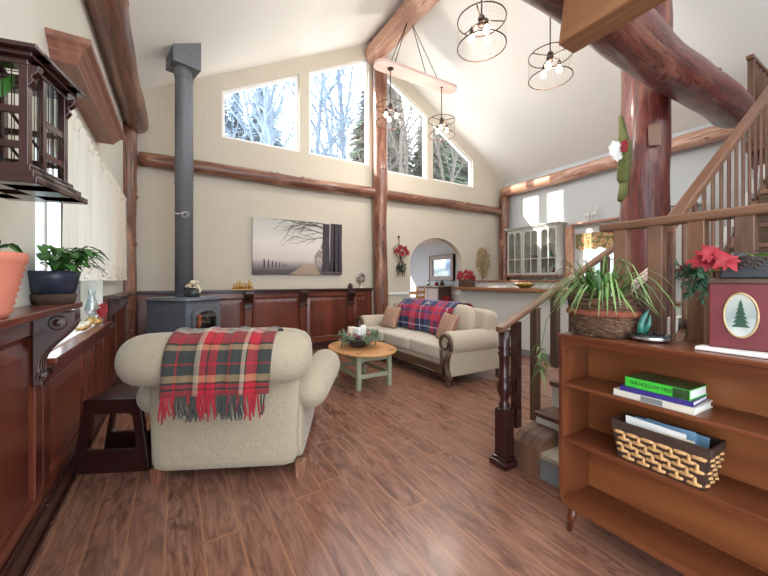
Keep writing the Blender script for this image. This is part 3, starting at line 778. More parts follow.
for i in range(60): 
    x = q.uniform(0.28, 0.5); z = q.uniform(0.2, 0.26+(x-0.24)*1.6); b.bm.faces.new([b.bm.verts.new((x+0.025*math.cos(a), -0.0456-0.00001*i, z+0.025*math.sin(a))) for a in [k*PI/4 for k in range(8)]])
b.build('printed_shrub', 'print_mid', root)

root = thing('nativity_set', 'small gilt nativity group on the wainscot ledge left of the picture', 'ornament', (0.98, 6.23, 1.137))
b = MB(); b.box(-0.17, 0.17, -0.05, 0.05, 0, 0.012, 0.003); b.build('plinth', 'gold', root)
for k, x in enumerate((-0.13, -0.09, -0.045, 0.0, 0.05, 0.1, 0.135)):
    b = MB(); h = (0.1, 0.13, 0.15, 0.12, 0.11, 0.17, 0.14)[k]
    b.lathe([(0, 0.012), (0.024, 0.012), (0.02, h*0.5), (0.012, h*0.75), (0.016, h*0.85), (0, h)], (x, 0.01*(-1)**k, 0), 10); b.build('figure', 'gold', root)
root = thing('ornament_tree', 'silver bauble topiary ornament on the wainscot ledge right of the picture', 'ornament', (3.22, 6.24, 1.137))
b = MB(); b.lathe([(0, 0), (0.05, 0), (0.045, 0.015), (0.012, 0.03), (0.01, 0.14), (0, 0.14)], seg=14); b.build('stand', 'cream', root)
b = MB(); q = random.Random(5)
for k in range(26):
    a, e = q.uniform(0, 2*PI), q.uniform(-1.2, 1.5); b.sph((0.075*math.cos(a)*math.cos(e), 0.05*math.sin(a)*math.cos(e), 0.21+0.075*math.sin(e)), 0.028, seg=8)
b.build('baubles', 'silver', root)
b = MB(); b.lathe([(0, 0), (0.04, 0), (0.052, 0.04), (0.035, 0.08), (0, 0.11)], seg=12); o = b.build('pinecone', 'brown_dark'); o.location = (2.97, 6.22, 1.137)
tag(o, 'small brown cone ornament on the wainscot ledge under the picture corner', 'ornament')

# wall sconce with red flowers right of the middle post
root = thing('wall_sconce', 'metal wall sconce with red poinsettias and green sprig beside the middle log post', 'wall decoration', (4.16, YF, 1.5))
b = MB(); b.tube([(0, -0.02, 0.72), (0, -0.03, 0.5), (0.02, -0.05, 0.2), (0.0, -0.03, 0.1)], 0.008, 6); b.sph((0, -0.02, 0.74), 0.025)
for sx in (-0.06, 0.06, 0.12): b.tube([(sx*0.3, -0.05, 0.3), (sx, -0.07, 0.1), (sx, -0.07, -0.12)], 0.007, 6)
b.ring((0, -0.06, 0.42), 0.16, 0.006, 24, 6, (1, 0, 0), (0, 0.4, 0.9)); b.build('bracket', 'bronze', root)
b = MB(); q = random.Random(11)
def flower(mb, c, r, n=9, q=q, nrm=(0, -1, 0.3)):
    c = Vector(c); nn = Vector(nrm).normalized(); a1 = nn.orthogonal().normalized(); a2 = nn.cross(a1)
    for k in range(n):
        a = 2*PI*k/n+q.uniform(-0.2, 0.2); d = a1*math.cos(a)+a2*math.sin(a); rr = r*q.uniform(0.75, 1.05)
        mb.blade([c, c+d*rr*0.5+nn*rr*0.22, c+d*rr+nn*rr*0.05], [rr*0.1, rr*0.3, 0.002], 0.2, nn)
for p in ((-0.1, -0.08, 0.42), (0.03, -0.1, 0.36), (0.17, -0.09, 0.4), (-0.02, -0.09, 0.5), (0.1, -0.1, 0.47)): flower(b, p, 0.085)
b.build('poinsettias', 'petal', root)
def sprig(mb, c, d, L, n=40, w=0.004, l=0.035, q=q):
    c, d = Vector(c), Vector(d).normalized(); a1 = d.orthogonal().normalized(); a2 = d.cross(a1)
    for i in range(n):
        t_ = i/n; p = c+d*L*t_; a = q.uniform(0, 2*PI)
        e = (d*0.7+a1*math.cos(a)+a2*math.sin(a)).normalized(); mb.blade([p, p+e*l*0.6, p+e*l], [w, w, w*0.3], 0.1)
b = MB()
for k in range(9): sprig(b, (0, -0.06, 0.05), (math.cos(k*0.7)*0.7, -0.3, math.sin(k*0.7)*0.5), 0.14, 26, 0.008, 0.05)
b.build('greenery', 'pine_green', root)

# gold branch wall hanging
root = thing('wall_hanging', 'gilt metal branch hanging on the far wall right of the arch', 'wall decoration', (6.72, YF-0.01, 1.3))
b = MB(); q = random.Random(21); lf = MB()
for k in range(9):
    th_ = q.uniform(0, 2*PI); rr = q.uniform(0.5, 1.0); tx, tz = 0.2*rr*math.cos(th_), 0.42+0.38*rr*math.sin(th_)
    if tz < 0.15: continue
    pts = [Vector((0, -0.012, 0)), Vector((tx*0.2, -0.02, tz*0.4)), Vector((tx*0.75+q.uniform(-0.03, 0.03), -0.025, tz*0.75)), Vector((tx, -0.02, tz))]; b.tube(pts, 0.004, 5)
for k in range(210):
    th_ = q.uniform(0, 2*PI); rr = q.random()**0.6; z = 0.42+0.38*rr*math.sin(th_); x = 0.2*rr*math.cos(th_)
    if z < 0.3 and abs(x) > 0.05+0.3*z: continue
    p = Vector((x, -0.022, z)); d = Vector((x*0.8+q.uniform(-0.06, 0.06), 0, q.uniform(-0.04, 0.09))).normalized()*q.uniform(0.06, 0.1)
    lf.blade([p, p+d*0.5+Vector((0, -0.008, 0)), p+d], [0.008, q.uniform(0.016, 0.026), 0.004], 0.2, (0, -1, 0))
b.build('stems', 'bronze', root); M['old_gold'] = plain('old_gold', col(176, 152, 112), 0.5, 0.2, 0.2); lf.build('metal_leaves', 'old_gold', root)

# ------------------------------------------------------------------ armchair
AR = R(-25.3)
chair = thing('armchair', 'cream linen roll-back armchair seen from behind with plaid throw over it', 'armchair', (0.30, 2.435, 0), AR)
b = MB()
def backfn(w):
    return Vector((w.x*(1+0.02*(w.z/0.3)), w.y, w.z))
b.puff((-0.025, 0.1, 0.38), (0.46, 0.11, 0.3), 14, 12, fn=backfn)
b.build('back_panel', 'linen', chair)
b = MB(); n = 60; xs = [-0.575+1.15*i/n for i in range(n+1)]
pts = []; rad = []
for i, x in enumerate(xs):
    e = abs(x)/0.575; rad.append(max(0.03, 0.165*(1-e**9)**0.5 if e < 1 else 0.03)); pts.append((x-0.045, -0.06, 0.815-0.012*e*e))
b.tube(pts, rad, 28)
b.build('back_roll', 'linen', chair, smooth=True)
b = MB(); b.puff((0, 0.21, 0.66), (0.5, 0.13, 0.3), 6, 10, xf=Matrix.Rotation(R(-8), 4, 'X')); b.build('back_cushion', 'linen', chair)
for sx in (-1, 1):
    b = MB(); n = 16; pts = []; rad = []
    for i in range(n+1):
        y = 0.02+0.88*i/n; e = abs(i/n*2-1); pts.append((sx*(0.49+0.08*i/n), y, 0.53+0.03*i/n)); rad.append(max(0.02, (0.125+0.012*i/n)*(1-e**10)**0.5 if e < 1 else 0.03))
    b.tube(pts, rad, 24)
    b.puff((sx*0.4, 0.48, 0.3), (0.06, 0.42, 0.215), 10, 8)
    b.build('arm', 'linen', chair, smooth=True)
b = MB(); b.puff((0, 0.5, 0.24), (0.45, 0.4, 0.15), 14, 8); b.build('seat_base', 'linen', chair)
b = MB(); b.puff((0, 0.56, 0.42), (0.4, 0.34, 0.085), 6, 10); b.build('seat_cushion', 'linen', chair)
for sx in (-1, 1):
    for y in (0.03, 0.82):
        b = MB(); b.prism([(-0.026, 0), (0.026, 0), (0.034, 0.1), (-0.034, 0.1)], 1, y-0.028, y+0.028, xf=T(sx*0.45, 0, 0)); b.build('leg', 'log', chair)

k_, g_, r_, c_, y_ = col(30, 22, 24), col(52, 58, 54), col(176, 26, 44), col(188, 172, 150), col(170, 140, 100)
gl_ = col(120, 120, 116)
st_u = [(0, g_), (0.11, r_), (0.13, g_), (0.29, c_), (0.34, r_), (0.40, k_), (0.415, r_), (0.49, k_), (0.50, g_), (0.6, r_), (0.615, g_), (0.72, c_), (0.76, k_), (0.77, r_), (0.87, k_), (0.88, g_)]
st_v = [(0, r_), (0.04, k_), (0.055, r_), (0.085, k_), (0.1, y_), (0.15, g_), (0.225, r_), (0.235, g_), (0.33, y_), (0.37, k_), (0.385, r_), (0.47, k_), (0.48, r_), (0.5, c_), (0.54, gl_), (0.75, r_)]
M['tartan_red'] = tartan('red_tartan', st_u, st_v, 1.0, 1.0)
th = thing('throw_blanket', 'red and dark green plaid throw with fringe draped over the armchair back', 'blanket', (0.30, 2.435, 0), AR)
TX0, TX1 = -0.275, 0.325
def drape(u, v):
    """v 0 = bottom hem at the back, 1 = front of the roll"""
    x = TX0+(TX1-TX0)*u+0.045*(v-0.5)
    L = v*0.78; r = 0.178; wv = 0.006*math.sin(u*19+v*3)+0.004*math.sin(u*43)
    if L < 0.18:
        return Vector((x, -0.06-r-0.004-wv-0.006*(1-L/0.18), 0.635+L))
    a = (L-0.18)/r
    a = min(a, PI*0.92)
    ex = L-0.18-a*r
    return Vector((x, -0.06-math.cos(a)*(r+wv), 0.815+math.sin(a)*(r+wv)-ex*0.5))
b = MB(); b.grid(drape, 60, 40); b.build('cloth', 'tartan_red', th, solid=0.008)
q = random.Random(8)
for nm, lo in (('red_fringe', 0), ('dark_fringe', 1)):
    b = MB()
    for k in range(64):
        u = (k+0.5)/64
        isr = u < 0.12 or 0.33 < u < 0.5 or 0.76 < u < 0.9 or q.random() < 0.2
        if isr == bool(lo): continue
        p = drape(u, 0); L = q.uniform(0.1, 0.155); dx = q.uniform(-0.02, 0.02)
        b.tube([p+Vector((0, 0, 0.006)), p+Vector((dx*0.4, -0.006, -L*0.4)), p+Vector((dx+q.uniform(-0.01, 0.01), 0.008, -L*0.8)), p+Vector((dx, 0.004, -L))], [0.0045, 0.0055, 0.006, 0.004], 5)
    M['fringe_red'] = M.get('fringe_red') or fabric('fringe_red', col(156, 20, 38)); M['fringe_dark'] = M.get('fringe_dark') or fabric('fringe_dark', col(52, 56, 54))
    b.build('fringe', 'fringe_dark' if lo else 'fringe_red', th)

# ------------------------------------------------------------------ step stool
root = thing('step_stool', 'dark brown wooden step stool with open sides left of the armchair', 'stool', (-0.365, 2.945, 0), AR)
def rrect(x0, x1, z0, z1, r, n=5):
    out = []
    for cx, cz, a0 in ((x1-r, z0+r, -PI/2), (x1-r, z1-r, 0), (x0+r, z1-r, PI/2), (x0+r, z0+r, PI)):
        for i in range(n+1): a = a0+PI/2*i/n; out.append((cx+r*math.cos(a), cz+r*math.sin(a)))
    return out
for nm, y in (('front_panel', 0.0), ('rear_panel', 0.3)):
    b = MB()
    out = [(-0.245, 0), (0.235, 0), (0.235, 0.05), (0.185, 0.44), (0.178, 0.475), (0.155, 0.498), (-0.155, 0.498), (-0.178, 0.475), (-0.185, 0.44), (-0.245, 0.05)]
    b.prism(out, 1, y, y+0.035, 0.006); p1 = b.build(nm, 'stool', root)
    c = MB(); c.prism([(-0.155, 0.17), (-0.135, 0.15), (0.135, 0.15), (0.155, 0.17), (0.13, 0.38), (0.11, 0.4), (-0.11, 0.4), (-0.13, 0.38)], 1, y-0.1, y+0.15)
    cu = c.build('cutter', 'stool'); cu.parent = root; cu.scale = (1.25, 1, 1) if y > 0.1 else (1, 1, 1)
    cut_apply(p1, [cu])
b = MB(); b.box(-0.16, 0.16, 0.03, 0.305, 0.47, 0.5, 0.004); b.tube([(-0.158, 0.0, 0.478), (-0.158, 0.335, 0.478)], 0.021, 12); b.tube([(0.158, 0.0, 0.478), (0.158, 0.335, 0.478)], 0.021, 12); b.build('top', 'stool', root)
# ------------------------------------------------------------------ coffee table
root = thing('coffee_table', 'small oval coffee table with honey pine top and sage green legs', 'table', (2.06, 3.98, 0))
b = MB(); pl = [(0.4*math.cos(2*PI*i/48), 0.55*math.sin(2*PI*i/48)) for i in range(48)]
b.prism(pl, 2, 0.415, 0.44, 0.008, grain=1); tp = b.build('top', 'pine', root)
b = MB()
for sx in (-1, 1):
    for sy in (-1, 1): b.prism([(sx*0.22+0.05*math.cos(2*PI*i/12), sy*0.36+0.014*math.sin(2*PI*i/12)) for i in range(12)], 2, 0.4402, 0.4412)
b.build('handle_slot', 'brown_dark', tp)
for sx in (-1, 1):
    for sy in (-1, 1):
        b = MB(); b.box(sx*0.21-0.026, sx*0.21+0.026, sy*0.33-0.026, sy*0.33+0.026, 0, 0.415, 0.004); b.build('leg', 'sage', root)
b = MB()
for sx in (-1, 1): b.box(sx*0.21-0.012, sx*0.21+0.012, -0.33, 0.33, 0.33, 0.414); b.box(sx*0.21-0.012, sx*0.21+0.012, -0.33, 0.33, 0.13, 0.18, 0.003)
for sy in (-1, 1): b.box(-0.21, 0.21, sy*0.33-0.012, sy*0.33+0.012, 0.33, 0.414); b.box(-0.21, 0.21, sy*0.33-0.012, sy*0.33+0.012, 0.13, 0.18, 0.003)
b.build('apron', 'sage', root)
root = thing('centrepiece_bowl', 'dark glass bowl of greenery and pink baubles on the coffee table', 'centrepiece', (2.03, 4.0, 0.441))
b = MB(); b.lathe([(0, 0.0), (0.07, 0.0), (0.14, 0.04), (0.19, 0.1), (0.2, 0.12), (0.19, 0.12), (0.13, 0.05), (0, 0.02)], seg=24)
b.tube([(-0.2, 0, 0.1), (-0.24, 0, 0.05), (-0.25, 0, 0.0)], 0.006, 6); b.tube([(0.2, 0, 0.1), (0.24, 0, 0.05), (0.25, 0, 0)], 0.006, 6)
b.build('bowl', 'dark_slate', root)
b = MB(); q = random.Random(31)
for k in range(30):
    a = q.uniform(0, 2*PI); sprig(b, (0.12*math.cos(a), 0.12*math.sin(a), 0.09), (math.cos(a), math.sin(a), q.uniform(0.0, 0.9)), 0.16, 26, 0.008, 0.05, q)
M['sage_green'] = plain('sage_leaf', col(124, 138, 112), 0.7, 0, 0.3, 30)
b.build('greenery', 'sage_green', root)
b = MB()
for k in range(12): a = q.uniform(0, 2*PI); r = q.uniform(0, 0.14); b.sph((r*math.cos(a), r*math.sin(a), 0.12+q.uniform(0, 0.04)), 0.026, seg=10)
M['bauble'] = plain('pink_bauble', col(176, 104, 116), 0.2, 0.5, 0.25, 16); b.build('baubles', 'bauble', root)
b = MB()
for k in range(10): a = k*2.1; b.sph((0.05*math.cos(a), 0.05*math.sin(a), 0.16+0.008*k), 0.035, seg=8)
b.build('white_blossom', 'petal_white', root)
for (x, y, h, lb) in ((1.98, 4.12, 0.2, 'wider white pillar candle rising from the coffee table bowl'), (2.15, 4.1, 0.215, 'white candle in a glass holder at the back of the coffee table bowl')):
    root = thing('candle', lb, 'candle', (x, y, 0.5)); w = 0.048 if x < 2 else 0.036
    b = MB(); b.lathe([(0, 0), (w, 0), (w, h-0.02), (w-0.006, h-0.014), (0, h-0.02)], seg=18); b.build('wax', 'cream' if x < 2 else 'petal_white', root)
    b = MB(); b.tube([(0, 0, h-0.02), (0.002, 0, h)], 0.003, 6); b.build('wick', 'black', root)

# ------------------------------------------------------------------ sofa
SX0, SX1, SY0, SY1 = 2.8, 3.86, 3.13, 5.68
sofa = thing('sofa', 'taupe chenille three-seat sofa with carved wood trim facing the coffee table', 'sofa', (3.28, 4.37, 0))
b = MB(); b.box(SX0+0.05, SX1-0.05, SY0+0.05, SY1-0.05, 0.12, 0.3, 0.02); b.build('base', 'sofa', sofa, True)
b = MB()
n = 40; poly = [(SY0+0.16, 0.25)]
for i in range(n+1):
    f = i/n; y = SY0+0.16+(SY1-SY0-0.32)*f; poly.append((y, 0.13+0.03*abs(math.sin(f*PI*3))**0.7-0.02*(abs(f-0.5) < 0.06)))
poly.append((SY1-0.16, 0.25)); b.prism(poly, 0, SX0+0.01, SX0+0.05, 0.008)
b.build('carved_rail', 'carved', sofa, True)
for k in range(3):
    b = MB(); y0 = SY0+0.22+(SY1-SY0-0.44)*k/3; y1 = SY0+0.22+(SY1-SY0-0.44)*(k+1)/3
    b.puff(((SX0+0.03+3.46)/2, (y0+y1)/2, 0.385), ((3.46-SX0-0.03)/2, (y1-y0)/2-0.004, 0.095), 9, 10); b.build('seat_cushion', 'seat', sofa, True)
b = MB()
def camel(w): return w
b.puff((3.6, 4.37, 0.58), (0.13, (SY1-SY0)/2-0.1, 0.33), 9, 14, xf=Matrix.Rotation(R(6), 4, 'Y')); b.build('back', 'sofa', sofa, True)
for k, (yc, hw) in enumerate(((3.76, 0.37), (4.385, 0.29), (5.0, 0.37))):
    b = MB(); b.puff((3.5, yc, 0.7), (0.13, hw, 0.25), (3.2,)*3, 12, xf=Matrix.Rotation(R(12), 4, 'Y')); b.build('back_cushion', 'sofa', sofa, True)
for sy, y in ((-1, SY0+0.13), (1, SY1-0.13)):
    b = MB(); n = 14; pts = []; rad = []
    for i in range(n+1):
        e = i/n; pts.append((SX0+0.05+0.83*e, y-sy*-0.0+sy*0.0, 0.52-0.01*e)); rad.append(0.145 if 0 < i < n else 0.135)
    b.tube(pts, rad, 24); b.box(SX0+0.05, SX1-0.05, y-0.09, y+0.09, 0.12, 0.52, 0.015)
    b.build('arm', 'sofa', sofa, True, smooth=False)
    # carved scroll front
    b = MB(); sc = []
    for i in range(40):
        a = -0.6+i/39*(2*PI*1.15); r = 0.125-0.075*i/39; sc.append((SX0+0.035, y+sy*r*math.cos(a), 0.52+r*math.sin(a)))
    b.tube(sc, [0.024-0.01*i/39 for i in range(40)], 8)
    b.tube([(SX0+0.035, y+sy*0.105, 0.45), (SX0+0.03, y+sy*0.06, 0.36), (SX0+0.03, y+sy*0.02, 0.27), (SX0+0.03, y+sy*0.05, 0.17), (SX0+0.035, y+sy*0.1, 0.1)], [0.022, 0.034, 0.04, 0.036, 0.03], 10)
    b.tube([(SX0+0.035, y-sy*0.08, 0.43), (SX0+0.03, y-sy*0.06, 0.36), (SX0+0.03, y-sy*0.045, 0.27), (SX0+0.03, y-sy*0.06, 0.17), (SX0+0.035, y-sy*0.08, 0.11)], [0.014, 0.02, 0.024, 0.022, 0.02], 8)
    b.build('carved_arm_front', 'carved', sofa, True)
for x in (SX0+0.06, SX1-0.1):
    for y in (SY0+0.1, SY1-0.1):
        b = MB(); b.lathe([(0, 0), (0.04, 0), (0.05, 0.02), (0.03, 0.05), (0.055, 0.09), (0.06, 0.12), (0, 0.12)], (x, y, 0), 16); b.build('foot', 'carved', sofa, True)
nv, rd, wh, bl = col(32, 42, 84), col(216, 40, 70), col(226, 224, 232), col(70, 90, 150)
M['tartan_blue'] = tartan('blue_tartan', [(0, nv), (0.16, wh), (0.19, nv), (0.36, rd), (0.5, bl), (0.56, rd), (0.7, nv), (0.9, bl)], [(0, nv), (0.14, wh), (0.17, nv), (0.34, rd), (0.52, bl), (0.57, rd), (0.72, nv), (0.92, bl)], 2.3, 1.5)
th = thing('throw_blanket', 'red navy and white plaid throw spread over the sofa back', 'blanket', (3.4, 4.42, 0.6))
def sdr(u, v):
    y = 3.72+1.38*u; 
    s = v*0.92; w = 0.012*math.sin(u*17+v*5)+0.006*math.sin(u*37)
    if s < 0.42:
        f = s/0.42; return Vector((3.335-0.01+0.05*f+0.02*math.sin(PI*f)*-1+w, y, 0.5+0.38*f))
    a = (s-0.42)/0.5; 
    if a < 0.45:
        f = a/0.45*PI/2; return Vector((3.375+0.13*math.sin(f)*1.0+0*w, y, 0.88+0.09*math.sin(f)+w*0.5))
    f = (a-0.45)/0.55; return Vector((3.505+0.3*f, y, 0.97-0.02*f+w*0.3-0.1*max(0, f-0.75)*4*0.6))
b = MB(); b.grid(sdr, 50, 40); b.build('cloth', 'tartan_blue', th, True, solid=0.008)
t = NT('striped_pillow'); v = t.coord('UV'); sp = t.n('ShaderNodeSeparateXYZ'); t.l(v, sp.inputs[0])
f = t.math('FRACT', t.math('MULTIPLY', sp.outputs[0], 10))
t.bsdf(t.ramp(f, [(0, col(150, 104, 88)), (0.3, col(186, 152, 130)), (0.5, col(128, 76, 66)), (0.6, col(198, 172, 150)), (0.85, col(160, 118, 100))], 'CONSTANT'), 0.9)
M['stripe'] = t.m
def pillow(x, y, z, rz, label, s=0.2):
    b = MB()
    def fn(u, v):
        return None
    for sd in (-1, 1):
        def g(u, v, sd=sd):
            a, c = u*2-1, v*2-1; e = max(0, (1-a*a)*(1-c*c))**0.4
            k = 1-0.1*(1-abs(a))*abs(c)**3-0.0; k2 = 1-0.1*(1-abs(c))*abs(a)**3
            return Vector((sd*0.075*e, a*s*k2, c*s*k))
        b.grid(g, 16, 16)
    bmesh.ops.remove_doubles(b.bm, verts=b.bm.verts[:], dist=0.0008)
    bmesh.ops.recalc_face_normals(b.bm, faces=b.bm.faces[:])
    o = b.build('throw_pillow', 'stripe'); o.location = (x, y, z); o.rotation_euler = (0, R(22), rz)
    return tag(o, label, 'pillow', 'striped pillows on the sofa')
pillow(3.2, 5.08, 0.655, R(6), 'striped rust pillow at the far end of the sofa')
pillow(3.2, 3.63, 0.655, R(-12), 'striped rust pillow at the near end of the sofa')

# ------------------------------------------------------------------ pendants
slabs = []
root0 = thing('hanging_slab', 'long pale wood slab hung from the ridge by black cables, farther one', 'light mount', (3.66, 4.93, 4.84))
b = MB(); pl = rrect(-0.86, 0.86, -0.15, 0.15, 0.14, 8); b.prism([(x, y+0.012*math.sin(x*5)) for x, y in pl], 2, 0, 0.05, 0.006, grain=0); b.build('slab', 'slab', root0)
for sx in (-0.55, 0.35):
    for sy in (-0.12, 0.12):
        b = MB(); b.tube([(sx, sy, 0.05), (-0.16+sx*0.1, 0.0, 0.93)], 0.007, 6); b.build('cable', 'black', root0)
b = MB(); b.sph((-0.16, 0, 0.93), 0.035); b.build('hook', 'black', root0)
dup(root0, (3.2, 2.52, 4.84), None, 'long pale wood slab hung from the ridge by black cables, nearer one')
pend = thing('pendant_light', 'wire drum pendant lamp with three bulbs, far left of the four, against the middle post', 'light', (3.09, 4.92, 3.93), 0, 'wire drum pendants')
RR = 0.24
b = MB(); b.tube([(0, 0, 0.3), (0, 0, 0.91)], 0.008, 8); b.lathe([(0, 0.93), (0.05, 0.93), (0.055, 0.9), (0.012, 0.87), (0, 0.87)], seg=16); b.build('stem', 'bronze', pend)
for z in (0.0, 0.27):
    b = MB(); b.ring((0, 0, z), RR, 0.0065, 40, 8); b.build('hoop', 'bronze', pend)
b = MB()
for k in range(3): a = 2*PI*k/3+0.5; b.tube([(0, 0, 0.27), (RR*math.cos(a), RR*math.sin(a), 0.27)], 0.007, 6)
b.lathe([(0, 0.2), (0.03, 0.2), (0.04, 0.24), (0.035, 0.3), (0.012, 0.33), (0, 0.33)], seg=16); b.build('hub', 'bronze', pend)
b = MB()
for k in range(40): a = 2*PI*k/40; b.tube([(RR*math.cos(a), RR*math.sin(a), 0), (RR*math.cos(a), RR*math.sin(a), 0.27)], 0.0006, 3, cap=False)
for k in range(1, 6): b.ring((0, 0, 0.045*k), RR, 0.0006, 40, 3)
M['wire'] = plain('fine_wire', col(120, 112, 104), 0.5, 0.5, 0.05); b.build('wire_mesh', 'wire', pend)
for k in range(3):
    a = 2*PI*k/3+1.2; x, y = 0.1*math.cos(a), 0.1*math.sin(a)
    b = MB(); b.tube([(0, 0, 0.22), (x*0.6, y*0.6, 0.235), (x, y, 0.22), (x, y, 0.19)], 0.007, 6); b.lathe([(0.017, 0.15), (0.02, 0.16), (0.02, 0.2), (0, 0.2)], (x, y, 0), 12); ar = b.build('arm', 'bronze', pend)
    b = MB(); b.lathe([(0, 0.06), (0.022, 0.067), (0.034, 0.09), (0.032, 0.115), (0.018, 0.14), (0.015, 0.155), (0, 0.155)], (x, y, 0), 14); b.build('bulb', 'bulb', ar)
dup(pend, (4.2, 4.92, 3.96), 0.6, 'wire drum pendant lamp with three bulbs, nearest the rightmost gable window')
dup(pend, (2.68, 2.52, 3.68), 1.1, 'wire drum pendant lamp with three bulbs at the top edge, second from right')
dup(pend, (3.83, 2.52, 3.7), 0.2, 'wire drum pendant lamp with three bulbs, rightmost, beside the hewn joist end')

# ------------------------------------------------------------------ bird cage
cage = thing('bird_cage', 'dark wood bird cage with arched wire roof high on the left wall', 'bird cage', (-0.5, 1.67, 1.6))
CX0, CX1, CY0, CY1, CZ0, CZ1 = -0.585, -0.385, 1.55, 1.79, 1.64, 1.985
b = MB()
for x in (CX0+0.012, CX1-0.012):
    for y in (CY0+0.012, CY1-0.012): b.box(x-0.012, x+0.012, y-0.012, y+0.012, CZ0, CZ1, 0.002)
for z in (1.72, 1.83):
    b.box(CX0+0.01, CX1-0.01, CY0+0.004, CY0+0.016, z, z+0.022); b.box(CX0+0.01, CX1-0.01, CY1-0.016, CY1-0.004, z, z+0.022)
    b.box(CX0+0.004, CX0+0.016, CY0, CY1, z, z+0.022)
    b.box(CX1-0.016, CX1-0.004, CY1-0.14, CY1, z, z+0.022)
b.box(CX1-0.018, CX1-0.004, CY1-0.15, CY1-0.13, CZ0, CZ1); b.box(CX0+0.075, CX0+0.09, CY0+0.004, CY0+0.016, CZ0, CZ1)
b.build('frame', 'dark_stain', cage, True)
b = MB()
for k in range(1, 9): x = CX0+(CX1-CX0)*k/9; b.tube([(x, CY0+0.008, CZ0), (x, CY0+0.008, CZ1)], 0.0016, 4); b.tube([(x, CY1-0.008, CZ0), (x, CY1-0.008, CZ1)], 0.0016, 4)
for k in range(1, 15): y = CY0+(CY1-CY0)*k/15; b.tube([(CX1-0.008, y, CZ0), (CX1-0.008, y, CZ1)], 0.0016, 4); b.tube([(CX0+0.008, y, CZ0), (CX0+0.008, y, CZ1)], 0.0016, 4)
for sx in (0.3, 0.7): b.tube([(CX0+(CX1-CX0)*sx, CY0+0.01, 1.85), (CX0+(CX1-CX0)*sx, CY1-0.01, 1.75)], 0.005, 6)
b.build('wires', 'bronze', cage, True)
b = MB()
for k, (e, z0, z1) in enumerate(((0.0, CZ1, CZ1+0.02), (0.02, CZ1+0.02, CZ1+0.035), (0.04, CZ1+0.035, CZ1+0.05))):
    b.box(CX0, CX1+e, CY0-e, CY0-e+0.05+e, z0, z1, 0.003); b.box(CX0, CX1+e, CY1+e-0.05-e, CY1+e, z0, z1, 0.003); b.box(CX1+e-0.04-e, CX1+e, CY0-e+0.04, CY1+e-0.04, z0, z1, 0.003)
for y in (CY0+0.01, CY1-0.01): corb = [(0, 0), (0.03, 0), (0.026, -0.02), (0.01, -0.035), (0.014, -0.05), (0, -0.07)]; b.prism([(CX1+p[0], CZ1+p[1]) for p in corb], 1, y-0.012, y+0.012, 0.002)
b.build('cornice', 'dark_stain', cage, True)
b = MB()
for e, z0, z1 in ((0.012, 1.645, 1.668), (0.03, 1.622, 1.645), (0.045, 1.6, 1.622)):
    b.box(CX0, CX1+e, CY0-e, CY0-e+0.08+e, z0, z1, 0.003); b.box(CX0, CX1+e, CY1+e-0.08-e, CY1+e, z0, z1, 0.003); b.box(CX1+e-0.07-e, CX1+e, CY0-e+0.04, CY1+e-0.04, z0, z1, 0.003)
    b.box(CX0, CX0+0.06, CY0-e+0.04, CY1+e-0.04, z0, z1)
b.box(CX0+0.01, CX1-0.01, CY0+0.01, CY1-0.01, 1.628, 1.636); b.build('tray_rim', 'dark_stain', cage, True)
b = MB()
for k in range(1, 16): y = CY0+(CY1-CY0)*k/16; b.tube([(CX0+0.02, y, 1.618), (CX1-0.0, y, 1.618)], 0.002, 4)
for k in range(1, 6): x = CX0+(CX1-CX0)*k/6; b.tube([(x, CY0, 1.619), (x, CY1, 1.619)], 0.002, 4)
b.build('floor_grille', 'silver', cage, True)
b = MB(); ya, yb = CY0+0.01, CY1-0.01; yc, rr = (ya+yb)/2, (yb-ya)/2
for x in (CX1-0.02, CX0+0.1, CX0+0.02): 
    pts = [(x, yc-rr*math.cos(PI*i/16), CZ1+0.045+rr*0.42*math.sin(PI*i/16)) for i in range(17)]; b.tube(pts, 0.012 if x != CX0+0.1 else 0.008, 8)
b.build('roof_hoop', 'dark_stain', cage, True)
b = MB()
for k in range(1, 16):
    a = PI*k/16; y = yc-rr*math.cos(a); z = CZ1+0.045+rr*0.42*math.sin(a); b.tube([(CX0+0.02, y, z), (CX1-0.02, y, z)], 0.002, 4)
    b.tube([(CX1-0.02, y, CZ1+0.045), (CX1-0.02, y, z)], 0.0016, 4)
b.build('roof_wires', 'bronze', cage, True)

cage.location.x += 0.012; cage.rotation_euler = (0, 0, R(-12))

# ------------------------------------------------------------------ plants on the left shelf
def leaf_plant(mb, n, q, spread, h, lw, ll, base, droop=0.4):
    for k in range(n):
        a = q.uniform(0, 2*PI); s_ = q.uniform(0.3, 1.0)*spread; hh = h*q.uniform(0.3, 1.0)
        p = Vector(base); tip = p+Vector((math.cos(a)*s_, math.sin(a)*s_, hh))
        if tip.x < -0.03: tip.x *= 0.3
        mid = p.lerp(tip, 0.5)+Vector((0, 0, hh*0.3))
        mb.tube([p, mid, tip], 0.0022, 4, cap=False)
        if math.cos(a) < 0: a = a if base[0] else math.atan2(math.sin(a), abs(math.cos(a)))
        d = Vector((math.cos(a), math.sin(a), -droop*q.uniform(0, 1.4))).normalized(); L = ll*q.uniform(0.6, 1.1)
        mb.blade([tip, tip+d*L*0.35+Vector((0, 0, 0.01)), tip+d*L*0.7, tip+d*L-Vector((0, 0, L*0.15))], [lw*0.35, lw, lw*0.75, 0.002], 0.25)
root = thing('potted_plant', 'leafy green plant in a navy pot on the near left shelf end', 'plant', (-0.535, 2.42, 1.178))
b = MB(); b.lathe([(0, 0), (0.08, 0), (0.092, 0.045), (0.088, 0.05), (0, 0.05)], seg=28); b.build('wicker_base', 'woodring', root)
